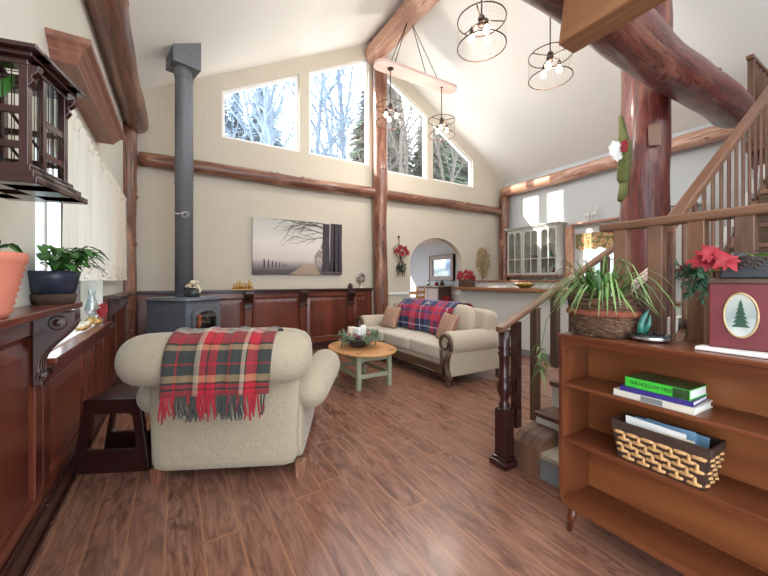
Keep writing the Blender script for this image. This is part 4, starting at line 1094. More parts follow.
b = MB(); b.lathe([(0, 0.05), (0.082, 0.05), (0.098, 0.13), (0.107, 0.168), (0.1, 0.168), (0.092, 0.13), (0, 0.125)], seg=32); b.build('pot', 'navy', root)
b = MB(); b.lathe([(0, 0.14), (0.094, 0.142)], seg=20); b.build('soil', 'brown_dark', root)
b = MB(); leaf_plant(b, 90, random.Random(4), 0.16, 0.15, 0.021, 0.085, (0, 0, 0.14)); b.build('foliage', 'leaf', root)
root = thing('potted_plant', 'ribbed terracotta pot with a tall leaf at the left picture edge', 'plant', (-0.54, 1.59, 1.178))
prof = [(0, 0), (0.075, 0)]
for k in range(8): z = 0.012+0.022*k; prof += [(0.08+0.0045*k, z), (0.088+0.0045*k, z+0.011)]
prof += [(0.122, 0.19), (0.122, 0.21), (0.112, 0.21), (0.1, 0.17), (0, 0.165)]
b = MB(); b.lathe(prof, seg=32); b.build('pot', 'terracotta', root)
b = MB(); b.lathe([(0, 0.19), (0.112, 0.19)], seg=20); b.build('soil', 'brown_dark', root)
b = MB(); leaf_plant(b, 16, random.Random(14), 0.1, 0.07, 0.02, 0.06, (0, 0, 0.18))
b.blade([(0.02, 0.0, 0.70), (0.045, 0.02, 0.735), (0.065, 0.045, 0.78), (0.073, 0.065, 0.82)], [0.012, 0.02, 0.014, 0.002], 0.1, (0.5, -1, 0))
b.tube([(0.0, 0, 0.19), (-0.01, -0.03, 0.45), (0.02, 0.0, 0.70)], 0.004, 5)
b.build('foliage', 'leaf', root)

# sill items
root = thing('oil_lamp', 'clear glass oil lamp with chimney on the window seat ledge', 'lamp', (-0.655, 4.12, 0.9))
b = MB(); b.lathe([(0, 0), (0.05, 0), (0.052, 0.03), (0.03, 0.05), (0.02, 0.06), (0, 0.06)], seg=18); b.build('font', 'gold', root)
b = MB(); b.lathe([(0.02, 0.06), (0.05, 0.11), (0.055, 0.14), (0.04, 0.19), (0.026, 0.24), (0.026, 0.31)], seg=20); b.build('chimney', 'clear', root, solid=0.003)
root = thing('flower_sprig', 'small red flower sprig beside the oil lamp on the window ledge', 'flowers', (-0.6, 4.05, 0.9))
b = MB(); q = random.Random(77)
for k in range(4): flower(b, (q.uniform(-0.02, 0.04), q.uniform(-0.05, 0.04), 0.08+0.025*k), 0.045, 7, q, (0.6, -1, 0.3))
b.build('red_blooms', 'petal', root)
b = MB(); b.lathe([(0, 0), (0.03, 0), (0.034, 0.02), (0.028, 0.05), (0, 0.05)], seg=14); b.build('cup', 'gold', root)
for k, (y, lb) in enumerate(((3.74, 'low brass tea light dish on the window ledge nearest the camera'), (3.9, 'round brass candle dish on the window ledge, middle of the row'), (3.98, 'small brass cup on the window ledge just before the oil lamp'))):
    root = thing('brass_dish', lb, 'dish', (-0.64, y-0.12, 0.9))
    b = MB(); w = (0.05, 0.042, 0.03)[k]; b.lathe([(0, 0), (w*0.6, 0), (w, 0.02), (w*0.95, 0.022), (w*0.5, 0.01), (0, 0.01)], seg=18); b.build('dish', 'gold', root)
    b = MB(); b.lathe([(0, 0.01), (w*0.5, 0.01), (w*0.5, 0.05), (0, 0.05)], seg=14); b.build('candle', 'cream', root)

# ------------------------------------------------------------------ kitchen bar
bar = thing('breakfast_bar', 'pale beadboard breakfast bar with rustic wood counter behind the sofa', 'counter', (5.2, 4.2, 0))
b = MB(); b.box(5.14, 5.5, 2.95, 5.42, 0.0, 1.1); b.build('body', 'bead', bar, True)
b = MB(); b.box(5.12, 5.14, 2.95, 5.43, 0, 0.11, 0.004); b.build('kickboard', 'base_grey', bar, True)
b = MB(); q = random.Random(2)
pl = [(5.0+0.02*noise.noise(Vector((y*3, 0, 0))), y) for y in [2.92+2.58*i/24 for i in range(25)]]+[(5.5, 5.5), (5.5, 2.92)]
b.prism(pl, 2, 1.1, 1.155, 0.01, grain=1); b.build('countertop', 'hewn', bar, True)
b = MB(); b.box(5.5, 5.58, 2.95, 5.42, 0, 1.27); b.build('splashback', 'bead', bar, True)
b = MB(); b.box(5.46, 5.66, 2.92, 5.46, 1.27, 1.295, 0.004); b.build('raised_ledge', 'cornice', bar, True)
root = thing('flower_box', 'red flowers in a dark woven box on the far bar end', 'flowers', (5.2, 5.3, 1.155))
b = MB(); b.box(-0.1, 0.1, -0.14, 0.14, 0, 0.16, 0.01); b.build('box', 'woodring', root)
b = MB(); q = random.Random(55)
for k in range(16): flower(b, (q.uniform(-0.1, 0.08), q.uniform(-0.15, 0.15), q.uniform(0.17, 0.3)), 0.075, 7, q, (-1, -0.6, 0.4))
b.build('blooms', 'petal', root)
b = MB()
for k in range(14): sprig(b, (0, q.uniform(-0.1, 0.1), 0.16), (q.uniform(-0.6, 0.6), q.uniform(-0.8, 0.8), 1), 0.22, 14, 0.005, 0.04, q)
b.build('greenery', 'brown_dark', root)
root = thing('fruit_bowl', 'wide yellow-green bowl on the breakfast bar near the stair rail', 'bowl', (5.22, 3.92, 1.155))
b = MB(); b.lathe([(0, 0), (0.07, 0), (0.15, 0.05), (0.19, 0.075), (0.185, 0.08), (0.13, 0.05), (0, 0.02)], seg=28); M['mustard'] = plain('mustard_glaze', col(150, 140, 58), 0.35, 0, 0.3, 20); b.build('bowl', 'mustard', root)
b = MB()
for k in range(6): b.sph((0.08*math.cos(k), 0.08*math.sin(k), 0.07), 0.04)
b.build('fruit', 'gold', root)
b = MB(); b.box(-0.1, 0.1, -0.14, 0.14, 0, 0.02, 0.002); b.box(-0.09, 0.11, -0.12, 0.12, 0.02, 0.03, 0.002, xf=T(0, 0, 0, 0.1)); o = b.build('paper_pile', 'paper'); o.location = (5.2, 4.5, 1.155)
tag(o, 'stack of white papers lying on the breakfast bar', 'papers')

# glass door cabinet on the right wall
cabx0, cabx1, cy0, cy1, cz0, cz1 = 7.28, 7.598, 4.62, 5.98, 1.42, 2.54
cab = thing('glass_cabinet', 'grey kitchen wall cabinet with three arched glass doors', 'cabinet', (7.44, 5.3, 1.36))
b = MB(); b.box(cabx0+0.02, cabx1, cy0, cy0+0.02, cz0, cz1); b.box(cabx0+0.02, cabx1, cy1-0.02, cy1, cz0, cz1); b.box(cabx1-0.015, cabx1, cy0, cy1, cz0, cz1); b.box(cabx0+0.02, cabx1, cy0, cy1, cz0, cz0+0.02); b.box(cabx0+0.02, cabx1, cy0, cy1, cz1-0.02, cz1)
b.build('carcass', 'cab', cab, True)
b = MB(); b.box(cabx0-0.03, cabx1, cy0-0.03, cy1+0.03, cz1, cz1+0.03, 0.006); b.box(cabx0-0.06, cabx1, cy0-0.06, cy1+0.05, cz1+0.03, cz1+0.06, 0.008); b.build('crown', 'cab', cab, True)
b = MB(); b.box(cabx0-0.03, cabx1, cy0-0.04, cy1+0.03, cz0-0.05, cz0, 0.006); b.build('base_board', 'log', cab, True)
for z in (1.78, 2.14): b = MB(); b.box(cabx0+0.04, cabx1-0.02, cy0+0.02, cy1-0.02, z, z+0.014); b.build('shelf', 'cab', cab, True)
dw = (cy1-cy0)/3
for k in range(3):
    y0, y1 = cy0+dw*k+0.004, cy0+dw*(k+1)-0.004
    b = MB(); b.box(cabx0, cabx0+0.022, y0, y1, cz0+0.004, cz1-0.004, 0.003); d = b.build('door', 'cab', cab, True)
    ct = []
    for h in range(2):
        ya = y0+0.045+h*((y1-y0-0.09)/2+0.008); yb = ya+(y1-y0-0.09)/2-0.016; yc = (ya+yb)/2; r = (yb-ya)/2
        for (z0, z1, ar) in ((cz0+0.05, cz0+0.38, 0), (cz0+0.40, cz1-0.14, 1)):
            p = [(ya, z0), (yb, z0), (yb, z1)]+([(yc+r*math.cos(PI*i/10), z1+r*0.9*math.sin(PI*i/10)) for i in range(1, 10)] if ar else [])+[(ya, z1)]
            c = MB(); c.prism(p, 0, cabx0-0.1, cabx0+0.1); ct.append(c.build('cutter', 'cab', cab, True))
    cut_apply(d, ct)
    b = MB(); b.box(cabx0+0.01, cabx0+0.013, y0+0.03, y1-0.03, cz0+0.03, cz1-0.05); b.build('door_pane', 'clear', d, True)
    b = MB(); b.sph((cabx0-0.012, y0+0.025, cz0+0.42), 0.012); b.build('knob', 'bronze', d, True)
q = random.Random(66)
its = [(4.8, 1.44, 'petal', 'red glass vase on the bottom cabinet shelf near the stairs side', 'vase'), (5.08, 1.44, 'petal_white', 'white jug on the bottom shelf behind the middle cabinet door', 'jug'), (5.3, 1.794, 'petal', 'red bowl on the middle shelf behind the middle cabinet door', 'bowl'), (4.9, 1.794, 'teal', 'green jar on the middle cabinet shelf behind the right-hand door', 'jar'), (5.7, 1.794, 'gold', 'amber bowl on the middle cabinet shelf behind the left-hand door', 'bowl'), (5.62, 2.154, 'petal_white', 'white cup on the top cabinet shelf behind the left-hand door', 'cup'), (5.2, 2.154, 'petal_white', 'white vase on the top cabinet shelf behind the middle door', 'vase'), (5.75, 1.44, 'petal', 'red dish on the bottom cabinet shelf behind the left-hand door', 'dish'), (4.78, 2.154, 'clear', 'clear glass carafe on the top cabinet shelf behind the right-hand door', 'carafe')]
for y, z, m, lb, nm in its:
    b = MB(); w, h = q.uniform(0.05, 0.075), q.uniform(0.12, 0.2)
    if nm in ('bowl', 'dish', 'cup'): b.lathe([(0, 0), (w*0.6, 0), (w*1.2, h*0.5), (w*1.15, h*0.5), (0, h*0.1)], seg=16)
    else: b.lathe([(0, 0), (w*0.7, 0), (w, h*0.35), (w*0.5, h*0.75), (w*0.65, h), (w*0.55, h), (w*0.4, h*0.75), (0, h*0.3)], seg=16)
    o = b.build(nm, m); o.location = (7.45, y, z); tag(o, lb, nm)
b = MB(); b.box(7.5, 7.598, 4.42, 4.58, 1.3, 2.5, 0.006); struct(b.build('trim_3', 'log_tan'))
b = MB(); b.box(7.42, 7.598, 3.1, 4.42, 2.5, 2.535, 0.005); o = tag(b.build('wall_shelf', 'log_tan'), 'thin wooden shelf above the kitchen window valance', 'shelf')
for k, (y, lb) in enumerate(((4.1, 'white deer silhouette ornament on the kitchen window shelf, nearer the cabinet'), (3.95, 'white deer silhouette ornament on the kitchen window shelf, nearer the post'))):
    b = MB(); b.box(-0.02, 0.02, -0.06, 0.06, 0, 0.015); b.tube([(0, -0.05, 0.015), (0, -0.04, 0.13)], 0.008, 6); b.tube([(0, 0.05, 0.015), (0, 0.04, 0.13)], 0.008, 6); b.puff((0, 0, 0.15), (0.02, 0.065, 0.032), 2.5, 6); b.tube([(0, -0.05, 0.16), (0, -0.07, 0.25)], [0.018, 0.012], 8); b.tube([(0, -0.06, 0.25), (0, -0.1, 0.24)], [0.016, 0.008], 8)
    for s_ in (-1, 1): b.tube([(0, -0.06, 0.26), (s_*0.02, -0.05, 0.3), (s_*0.01, -0.07, 0.34)], 0.004, 5); b.tube([(s_*0.02, -0.05, 0.3), (s_*0.03, -0.03, 0.33)], 0.004, 5)
    o = b.build('deer_ornament', 'petal_white'); o.location = (7.5, y, 2.535); tag(o, lb, 'ornament')
t = NT('valance_print'); v = t.coord(); vo = t.n('ShaderNodeTexVoronoi'); vo.inputs['Scale'].default_value = 11; t.l(v, vo.inputs['Vector'])
t.bsdf(t.ramp(vo.outputs['Distance'], [(0.2, col(196, 120, 60)), (0.4, col(214, 190, 150)), (0.6, col(132, 120, 80))]), 0.9); M['valance'] = t.m
b = MB(); b.grid(lambda u, v: Vector((7.53+0.02*math.sin(u*60), 3.15+1.2*u, 2.3-(0.34+0.02*math.sin(u*30))*v)), 120, 4)
tag(b.build('valance', 'valance'), 'patterned orange valance across the kitchen window', 'valance')
root = thing('wall_cabinet', 'grey kitchen wall cabinet right of the kitchen window, mostly behind the red post', 'cabinet', (7.4, 2.75, 1.4))
b = MB(); b.box(7.28, 7.598, 2.3, 3.08, 1.4, 2.55, 0.006); b.build('carcass', 'cab', root, True)
b = MB(); b.box(7.2, 7.598, 2.25, 3.13, 2.55, 2.6, 0.01); b.build('crown', 'cab', root, True)
for y0 in (2.32, 2.7): b = MB(); b.box(7.26, 7.28, y0, y0+0.36, 1.42, 2.53, 0.008); b.build('door', 'cab', root, True)
root = thing('kitchen_counter', 'pale kitchen base cabinets along the right wall under the window', 'counter', (7.3, 4.0, 0))
b = MB(); b.box(7.0, 7.598, 2.2, 5.98, 0, 0.88, 0.004); b.build('carcass', 'cab', root, True)
b = MB(); b.box(6.96, 7.598, 2.18, 5.99, 0.88, 0.92, 0.006); b.build('worktop', 'hewn', root, True)
for k in range(7): y0 = 2.24+0.53*k; b = MB(); b.box(6.98, 7.0, y0, y0+0.5, 0.12, 0.85, 0.006); b.build('door', 'cab', root, True)

# ------------------------------------------------------------------ dining room
root = thing('mirror', 'square mirror in a carved pale frame on the dining room wall', 'mirror', (6.99, 8.14, 1.27))
b = MB(); q4 = [(7.6, 1.28), (8.7, 1.28), (8.7, 2.06), (7.6, 2.06)]; ring_prism(b, q4, 0.14, 0, 6.93, 6.998); 
for k in range(10): b.sph((6.93, 7.75+0.09*k, 1.985), 0.035, (0.4, 1, 0.7), 8)
b.build('frame', 'pink_wash', root, True)
b = MB(); ring_prism(b, q4, 0.012, 0, 6.915, 6.998); b.build('frame_edge', 'carved', root, True)
b = MB(); b.prism(inset(q4, 0.135), 0, 6.96, 6.965); b.build('glass', 'mirror', root, True)
root = thing('dining_hutch', 'faded pink cupboard with brown side in the dining room through the arch', 'cupboard', (6.7, 8.0, 0))
b = MB(); b.box(6.52, 6.98, 7.75, 8.75, 0, 1.1, 0.006); b.build('carcass', 'carved', root, True)
for k in range(2): b = MB(); b.box(6.49, 6.52, 7.77+0.49*k, 7.77+0.49*k+0.47, 0.1, 1.05, 0.01); b.build('door', 'pink_wash', root, True)
b = MB(); b.box(6.46, 6.99, 7.72, 8.78, 1.1, 1.13, 0.006); b.build('top', 'pink_wash', root, True)
for y, h, m, lb in ((8.5, 0.16, 'silver', 'small pewter jug on the dining cupboard, farthest left'), (8.1, 0.12, 'petal', 'small red pot on the middle of the dining cupboard'), (7.85, 0.15, 'bronze', 'dark little vase on the near end of the dining cupboard')):
    b = MB(); b.lathe([(0, 0), (0.05, 0), (0.07, h*0.4), (0.03, h*0.8), (0.04, h), (0, h*0.9)], seg=14); o = b.build('vase', m); o.location = (6.72, y, 1.13); tag(o, lb, 'vase')
def dchair(x, y, rz, label):
    r = thing('dining_chair', label, 'chair', (x, y, 0), rz, 'dining chairs through the arch')
    b = MB(); b.box(-0.22, 0.22, -0.22, 0.22, 0.43, 0.46, 0.008); b.build('seat', 'pine', r)
    for sx in (-1, 1):
        b = MB(); b.tube([(sx*0.2, -0.2, 0), (sx*0.2, -0.2, 0.43)], 0.02, 8); b.build('leg', 'pine', r)
        b = MB(); b.tube([(sx*0.2, 0.2, 0), (sx*0.2, 0.2, 0.45), (sx*0.2, 0.26, 1.12)], 0.022, 8); b.build('back_post', 'pine', r)
    for z in (0.6, 0.76, 0.92): b = MB(); b.box(-0.2, 0.2, 0.215+0.09*(z-0.45), 0.235+0.09*(z-0.45), z, z+0.09, 0.006); b.build('slat', 'pine', r)
    return r
dc = dchair(5.35, 7.6, R(150), 'pine ladder-back dining chair through the arch, left one')
dup(dc, (5.75, 7.95, 0), R(200), 'pine ladder-back dining chair through the arch, right one beside the cupboard')
root = thing('poinsettia_plant', 'red poinsettia plant low in the arch beside the sofa throw', 'plant', (6.2, 7.1, 0))
b = MB(); b.lathe([(0, 0), (0.13, 0), (0.15, 0.3), (0.17, 0.58), (0, 0.58)], seg=20); b.build('pot', 'terracotta', root)
b = MB(); q = random.Random(90)
for k in range(9): flower(b, (q.uniform(-0.1, 0.1), q.uniform(-0.1, 0.1), q.uniform(0.66, 0.86)), 0.09, 8, q, (-0.5, -1, 0.5))
b.build('bracts', 'petal', root)
b = MB(); leaf_plant(b, 20, q, 0.2, 0.25, 0.04, 0.1, (0, 0, 0.6)); b.build('foliage', 'pine_green', root)

# ------------------------------------------------------------------ stairs
NYA, NYB = 1.0, 1.6
st = thing('staircase', 'weathered wood staircase rising to the loft behind the bookcase', 'staircase', (2.1, 1.3, 0))
xs = [(2.05, 0.165), (2.25, 0.35), (2.44, 0.54), (2.61, 0.73), (2.77, 0.89), (2.93, 1.04)]
while xs[-1][1] < 2.8: xs.append((xs[-1][0]+0.27, xs[-1][1]+0.178))
for i, (x, z) in enumerate(xs):
    xn = xs[i+1][0] if i+1 < len(xs) else x+0.27
    up = i >= 5
    ya, yb = (0.12, 0.944) if up else (NYA-0.005, NYB)
    b = MB(); b.box(x-0.02 if i else x, xn+0.02, ya, yb, z-0.035, z, 0.008); b.build('tread', 'carpet' if i == 0 else 'stair', st, True)
    z0 = (xs[i-1][1] if i != 5 else 0.0) if i else 0
    b = MB(); b.box(x, x+0.02, ya+(0 if up else 0.01), yb-(0 if up else 0.01), z0, z-0.035); b.build('riser', ('carved' if up else 'riser') if i else 'base_grey', st, True)
    if up:
        b = MB(); b.box(x-0.015, xn, 0.996, 1.06, z-0.178, z, 0.004); b.build('tread_end', 'riser', st, True)
# bottom curb: thick wooden border of the first step at the far side
b = MB(); b.prism([(2.03, 0), (2.03, 0.19), (2.1, 0.24), (2.6, 0.33), (2.6, 0)], 1, 1.42, 1.625, 0.012, grain=0); b.build('bottom_curb', 'stair', st, True)
sl = 0.178/0.27
def line_z(x): return 1.04+sl*(x-2.93)
b = MB(); b.prism([(2.7, line_z(2.7)-0.24), (2.7, line_z(2.7)-0.09), (5.6, line_z(5.6)-0.09), (5.6, line_z(5.6)-0.24)], 1, NYA-0.054, NYA-0.005, 0.005, grain=0); b.build('stringer', 'stair', st, True)
# handrails
M['baluster_dark'] = wood('dark_baluster', col(54, 32, 28), col(98, 62, 50), col(112, 74, 60), 0.6, 26, 1.6, 0.4)
def bal(x, y, z0, z1, w, root, mat='stair', wy=None):
    wy = wy or w
    b = MB(); b.box(x-w/2, x+w/2, y-wy/2, y+wy/2, z0, z1, 0.004); return b.build('baluster', mat, root, True)
rl = thing('stair_railing', 'long sloping stair railing rising to the loft along the staircase', 'railing', (2.9, NYA, 0.9))
def rz_(x): return 1.76+0.66*(x-2.88)
b = MB()
b.prism([(2.72, rz_(2.72)-0.045), (2.72, rz_(2.72)+0.02), (6.1, rz_(6.1)+0.02), (6.1, rz_(6.1)-0.045)], 1, NYA-0.07, NYA+0.01, 0.012, grain=0); b.build('handrail', 'rail', rl, True)
x = 2.8; k = 0
while x < 6.05:
    bal(x, NYA-0.028, line_z(x)-0.12, rz_(x)-0.03, 0.046, rl, ('stair', 'stair', 'baluster_dark', 'stair')[k % 4], 0.016); x += 0.178; k += 1
rl2 = thing('stair_railing', 'short lower stair railing with dark turned newel post by the sofa', 'railing', (2.0, 1.66, 0))
b = MB()
b.prism([(1.93, 0.935), (1.93, 0.972), (3.5, 1.625), (3.5, 1.585)], 1, 1.62, 1.69, 0.014, grain=0); b.build('handrail', 'rail', rl2, True)
b = MB(); b.box(-0.075, 0.075, -0.075, 0.075, 0, 0.05, 0.012); b.box(-0.06, 0.06, -0.06, 0.06, 0.05, 0.07, 0.008); b.box(-0.047, 0.047, -0.047, 0.047, 0.07, 0.4, 0.006)
b.lathe([(0.045, 0.4), (0.03, 0.41), (0.042, 0.425), (0.03, 0.44), (0.026, 0.46), (0.05, 0.52), (0.052, 0.56), (0.036, 0.6), (0.044, 0.62), (0.034, 0.64), (0.036, 0.76), (0.046, 0.785), (0.034, 0.8), (0.046, 0.82), (0.036, 0.84), (0.044, 0.95), (0, 0.95)], seg=20)
b.xf(Matrix.Translation((1.985, 1.655, 0))); b.build('newel_post', 'dark_stain', rl2, True)
for x, w in ((2.11, 0.055), (2.33, 0.055), (2.58, 0.055), (2.83, 0.055), (3.08, 0.055), (3.33, 0.06)):
    zt = 0.955+0.42*(x-1.93)-0.03
    bal(x, 1.655, 0.24 if x < 2.5 else max(0.2, line_z(x)-0.2), zt, w, rl2, 'carved' if x > 2.2 else 'dark_stain')
rl3 = thing('landing_railing', 'level wooden guard railing with square posts behind the bookcase', 'railing', (2.2, 0.3, 0))
b = MB(); b.box(2.155, 2.245, -0.6, 1.11, 1.585, 1.63, 0.012); b.build('handrail', 'rail', rl3, True)
b = MB(); b.box(2.175, 2.225, -0.6, 1.0, 0.05, 0.12, 0.006); b.build('bottom_rail', 'stair', rl3, True)
for k in range(10): bal(2.2, 1.0-0.168*k, 0.0, 1.59, 0.066, rl3, 'stair' if k % 3 != 2 else 'rail')
b = MB(); b.prism([(2.235, 1.2), (2.235, 1.25), (2.75, 1.46), (2.75, 1.41)], 1, 0.985, 1.02, 0.006); b.build('return_rail', 'slab', rl3, True)
lf = thing('loft_railing', 'loft guard railing at the top of the stairs in the upper right corner', 'railing', (6.2, 1.32, 3.0))
b = MB(); b.box(5.96, 7.55, 1.28, 1.35, 3.98, 4.03, 0.01); b.build('handrail', 'rail', lf, True)
for k in range(10): bal(6.03+0.165*k, 1.315, 3.0, 3.98, 0.06 if k == 0 else 0.045, lf, 'stair')
b = MB(); b.box(6.0, XR, YB, 1.36, 2.86, 3.0); b.box(6.1, XR, NYA, 1.36, 2.7, 2.86); struct(b.build('floor_loft', 'log'))

# Christmas spray hung on the thick post
root = thing('hanging_spray', 'green hanging spray with white ruffle and red flower on the thick red post', 'wall decoration', (-0.27, 0.11, 0))
b = MB()
P0 = Vector((4.53, 1.87, 2.0))
b.tube([(4.53, 1.85, 3.13), (4.535, 1.83, 3.02), (4.53, 1.82, 2.9), (4.5, 1.8, 2.78), (4.52, 1.8, 2.6), (4.53, 1.82, 2.42), (4.52, 1.8, 2.34)], [0.02, 0.03, 0.045, 0.07, 0.065, 0.06, 0.03], 10)
b.tube([(4.52, 1.81, 2.36), (4.5, 1.81, 2.25), (4.46, 1.82, 2.17)], [0.04, 0.045, 0.025], 10)
M['moss'] = plain('moss_green', col(92, 96, 52), 0.9, 0, 0.3, 40); b.build('green_stocking', 'moss', root)
b = MB(); q = random.Random(12)
for k in range(12): flower(b, (4.4+q.uniform(-0.05, 0.05), 1.83, 2.71+q.uniform(-0.07, 0.06)), 0.065, 7, q, (-1, -0.8, 0))
b.build('white_ruffle', 'petal_white', root)
b = MB()
for k in range(5): flower(b, (4.44+q.uniform(-0.03, 0.03), 1.76, 2.74+q.uniform(-0.04, 0.04)), 0.05, 8, q, (-0.6, -1, 0))
b.build('red_flower', 'petal', root)

# ------------------------------------------------------------------ bookcase
BX0, BX1, BY0, BY1 = 1.73, 1.985, -0.2, 1.09
bk = thing('bookcase', 'low reddish wooden bookcase with three open shelves on tapered legs', 'bookcase', (1.86, 0.45, 0))
b = MB(); b.box(BX0, BX1, BY1-0.022, BY1, 0.188, 1.0, 0.002); b.build('side_panel', 'book', bk, True)
b = MB(); b.box(BX0, BX1, BY0, BY0+0.022, 0.188, 1.0, 0.002); b.build('side_panel', 'book', bk, True)
b = MB(); b.box(BX0-0.008, BX1, BY0-0.006, BY1+0.006, 0.998, 1.02, 0.006); b.build('top_board', 'book', bk, True)
b = MB(); b.box(BX1-0.012, BX1-0.001, BY0+0.01, BY1-0.01, 0.14, 1.0); b.build('back_panel', 'book_back', bk, True)
for z in (0.748, 0.462):
    b = MB(); b.box(BX0+0.003, BX1-0.012, BY0+0.022, BY1-0.022, z, z+0.02, 0.004); b.build('shelf', 'book', bk, True)
b = MB(); pl = [(BY0+0.05, 0.13), (BY1-0.05, 0.13), (BY1-0.02, 0.14), (BY1-0.005, 0.16), (BY1, 0.19), (BY1-0.022, 0.19), (BY1-0.022, 0.16), (BY0+0.022, 0.16), (BY0+0.022, 0.19), (BY0, 0.19), (BY0+0.005, 0.16), (BY0+0.02, 0.14)]
b.prism(pl, 0, BX0, BX1, 0.003, grain=1); b.build('bottom_board', 'book', bk, True)
b = MB(); pl = [(BY0+0.022, 1.0), (BY0+0.022, 0.93), (BY0+0.04, 0.93), (BY0+0.06, 0.965), (BY0+0.09, 0.972), (BY1-0.09, 0.972), (BY1-0.06, 0.965), (BY1-0.04, 0.93), (BY1-0.022, 0.93), (BY1-0.022, 1.0)]
b.prism(pl, 0, BX0+0.004, BX0+0.02, 0.002, grain=1); b.build('face_rail', 'book', bk, True)
for x in (BX0+0.035, BX1-0.035):
    for y in (BY0+0.12, BY1-0.06):
        b = MB(); b.tube([(x, y, 0.135), (x-(0.008 if x < 1.85 else -0.008), y+(0.02 if y > 0.5 else -0.02), 0)], [0.024, 0.012], 14); b.build('leg', 'book', bk, True)
# books
def book(y0, y1, x0, x1, z0, z1, cov, lb, spine=None, sc=None, rz=0.0):
    r = thing('book', lb, 'book', ((x0+x1)/2, (y0+y1)/2, z0), rz, 'books lying on the upper bookcase shelf')
    hx, hy, h = (x1-x0)/2, (y1-y0)/2, z1-z0
    b = MB(); b.box(-hx, hx, -hy, hy, 0, 0.003); b.box(-hx, hx, -hy, hy, h-0.003, h); b.box(-hx, -hx+0.004, -hy, hy, 0.002, h-0.002); b.build('cover', cov, r)
    b = MB(); b.box(-hx+0.004, hx-0.006, -hy+0.005, hy-0.005, 0.003, h-0.003); b.build('pages', 'paper', r)
    if spine:
        cu = bpy.data.curves.new('title', 'FONT'); cu.body = spine; cu.size = h*0.55; cu.align_x = 'CENTER'; cu.align_y = 'CENTER'; cu.extrude = 0.0002
        tmp = bpy.data.objects.new('title', cu); C.objects.link(tmp); bpy.context.view_layer.update()
        me = bpy.data.meshes.new_from_object(tmp.evaluated_get(bpy.context.evaluated_depsgraph_get())); bpy.data.objects.remove(tmp)
        o = bpy.data.objects.new('title', me); me.materials.clear(); me.materials.append(M[sc]); C.objects.link(o); o.parent = r
        o.location = (-hx-0.0006, 0.02, h/2); o.rotation_euler = (PI/2, 0, -PI/2)
        w = max(v.co.x for v in me.vertices)-min(v.co.x for v in me.vertices); k = min(1.0, hy*1.35/w)*1.0; o.scale = (k, 1, 1)
    return r
M['book_green'] = plain('book_green', col(66, 190, 62), 0.4, 0, 0.06); M['book_purple'] = plain('book_purple', col(58, 48, 122), 0.4, 0, 0.06); M['book_ivory'] = plain('book_ivory', col(214, 208, 194), 0.5, 0, 0.04); M['ink'] = plain('ink', col(24, 44, 24), 0.6, 0, 0.0)
ZB = 0.7685
book(0.535, 0.83, 1.745, 1.93, ZB, ZB+0.028, 'book_ivory', 'ivory book with grey spine label at the bottom of the shelf stack', None, None, R(-1))
b = MB(); b.box(1.7435, 1.7448, 0.64, 0.72, ZB+0.003, ZB+0.025); o = b.build('spine_label', 'base_grey'); o.parent = [x for x in C.objects if x.name == 'book'][0]; o.matrix_parent_inverse = o.parent.matrix_world.inverted() if False else Matrix.Translation(-o.parent.location)
book(0.545, 0.805, 1.748, 1.925, ZB+0.0285, ZB+0.05, 'book_purple', 'thin purple book in the middle of the shelf stack', None, None, R(1.5))
bg = book(0.55, 0.785, 1.755, 1.925, ZB+0.0505, ZB+0.092, 'book_green', 'thick green book on top of the shelf stack', 'THE HOLLOW TREE', 'ink', R(-2))
M['book_cover'] = plain('book_cover', col(50, 74, 44), 0.35, 0, 0.5, 18)
b = MB(); b.box(-0.08, 0.083, -0.115, 0.116, 0.0416, 0.0424); b.build('cover_picture', 'book_cover', bg)
b = MB(); b.box(-0.0856, -0.0851, -0.115, -0.06, 0.001, 0.04); b.build('spine_picture', 'book_cover', bg)
# woven basket on the lower shelf
bs = thing('woven_basket', 'brown rectangular basket with tan woven straps on the middle shelf', 'basket', (1.825, 0.665, 0.4825))
hx, hy, hh = 0.075, 0.175, 0.165
b = MB()
def taper(z): return 0.86+0.14*z/hh
def bwall(mb, a, c, z0, z1, th=0.006):
    pass
for sgn in (-1, 1):
    b.prism([(-hy*0.86, 0), (hy*0.86, 0), (hy, hh), (-hy, hh)], 0, -0.002, 0.002, xf=Matrix.Translation((sgn*hx*0.93, 0, 0)) @ Matrix.Rotation(sgn*0.06, 4, 'Y'))
    b.prism([(-hx*0.86, 0), (hx*0.86, 0), (hx, hh), (-hx, hh)], 1, -0.002, 0.002, xf=Matrix.Translation((0, sgn*hy*0.86, 0)) @ Matrix.Rotation(-sgn*0.15, 4, 'X'))
b.box(-hx*0.86, hx*0.86, -hy*0.86, hy*0.86, 0, 0.004); b.build('lining', 'brown_dark', bs)
b = MB()
for sgn in (-1, 1):
    b.box(sgn*hx-0.005, sgn*hx+0.005, -hy-0.004, hy+0.004, hh-0.028, hh+0.006, 0.003); b.box(-hx-0.004, hx+0.004, sgn*hy-0.005, sgn*hy+0.005, hh-0.028, hh+0.006, 0.003)
b.build('rim', 'brown_dark', bs)
b = MB()
nr = 5
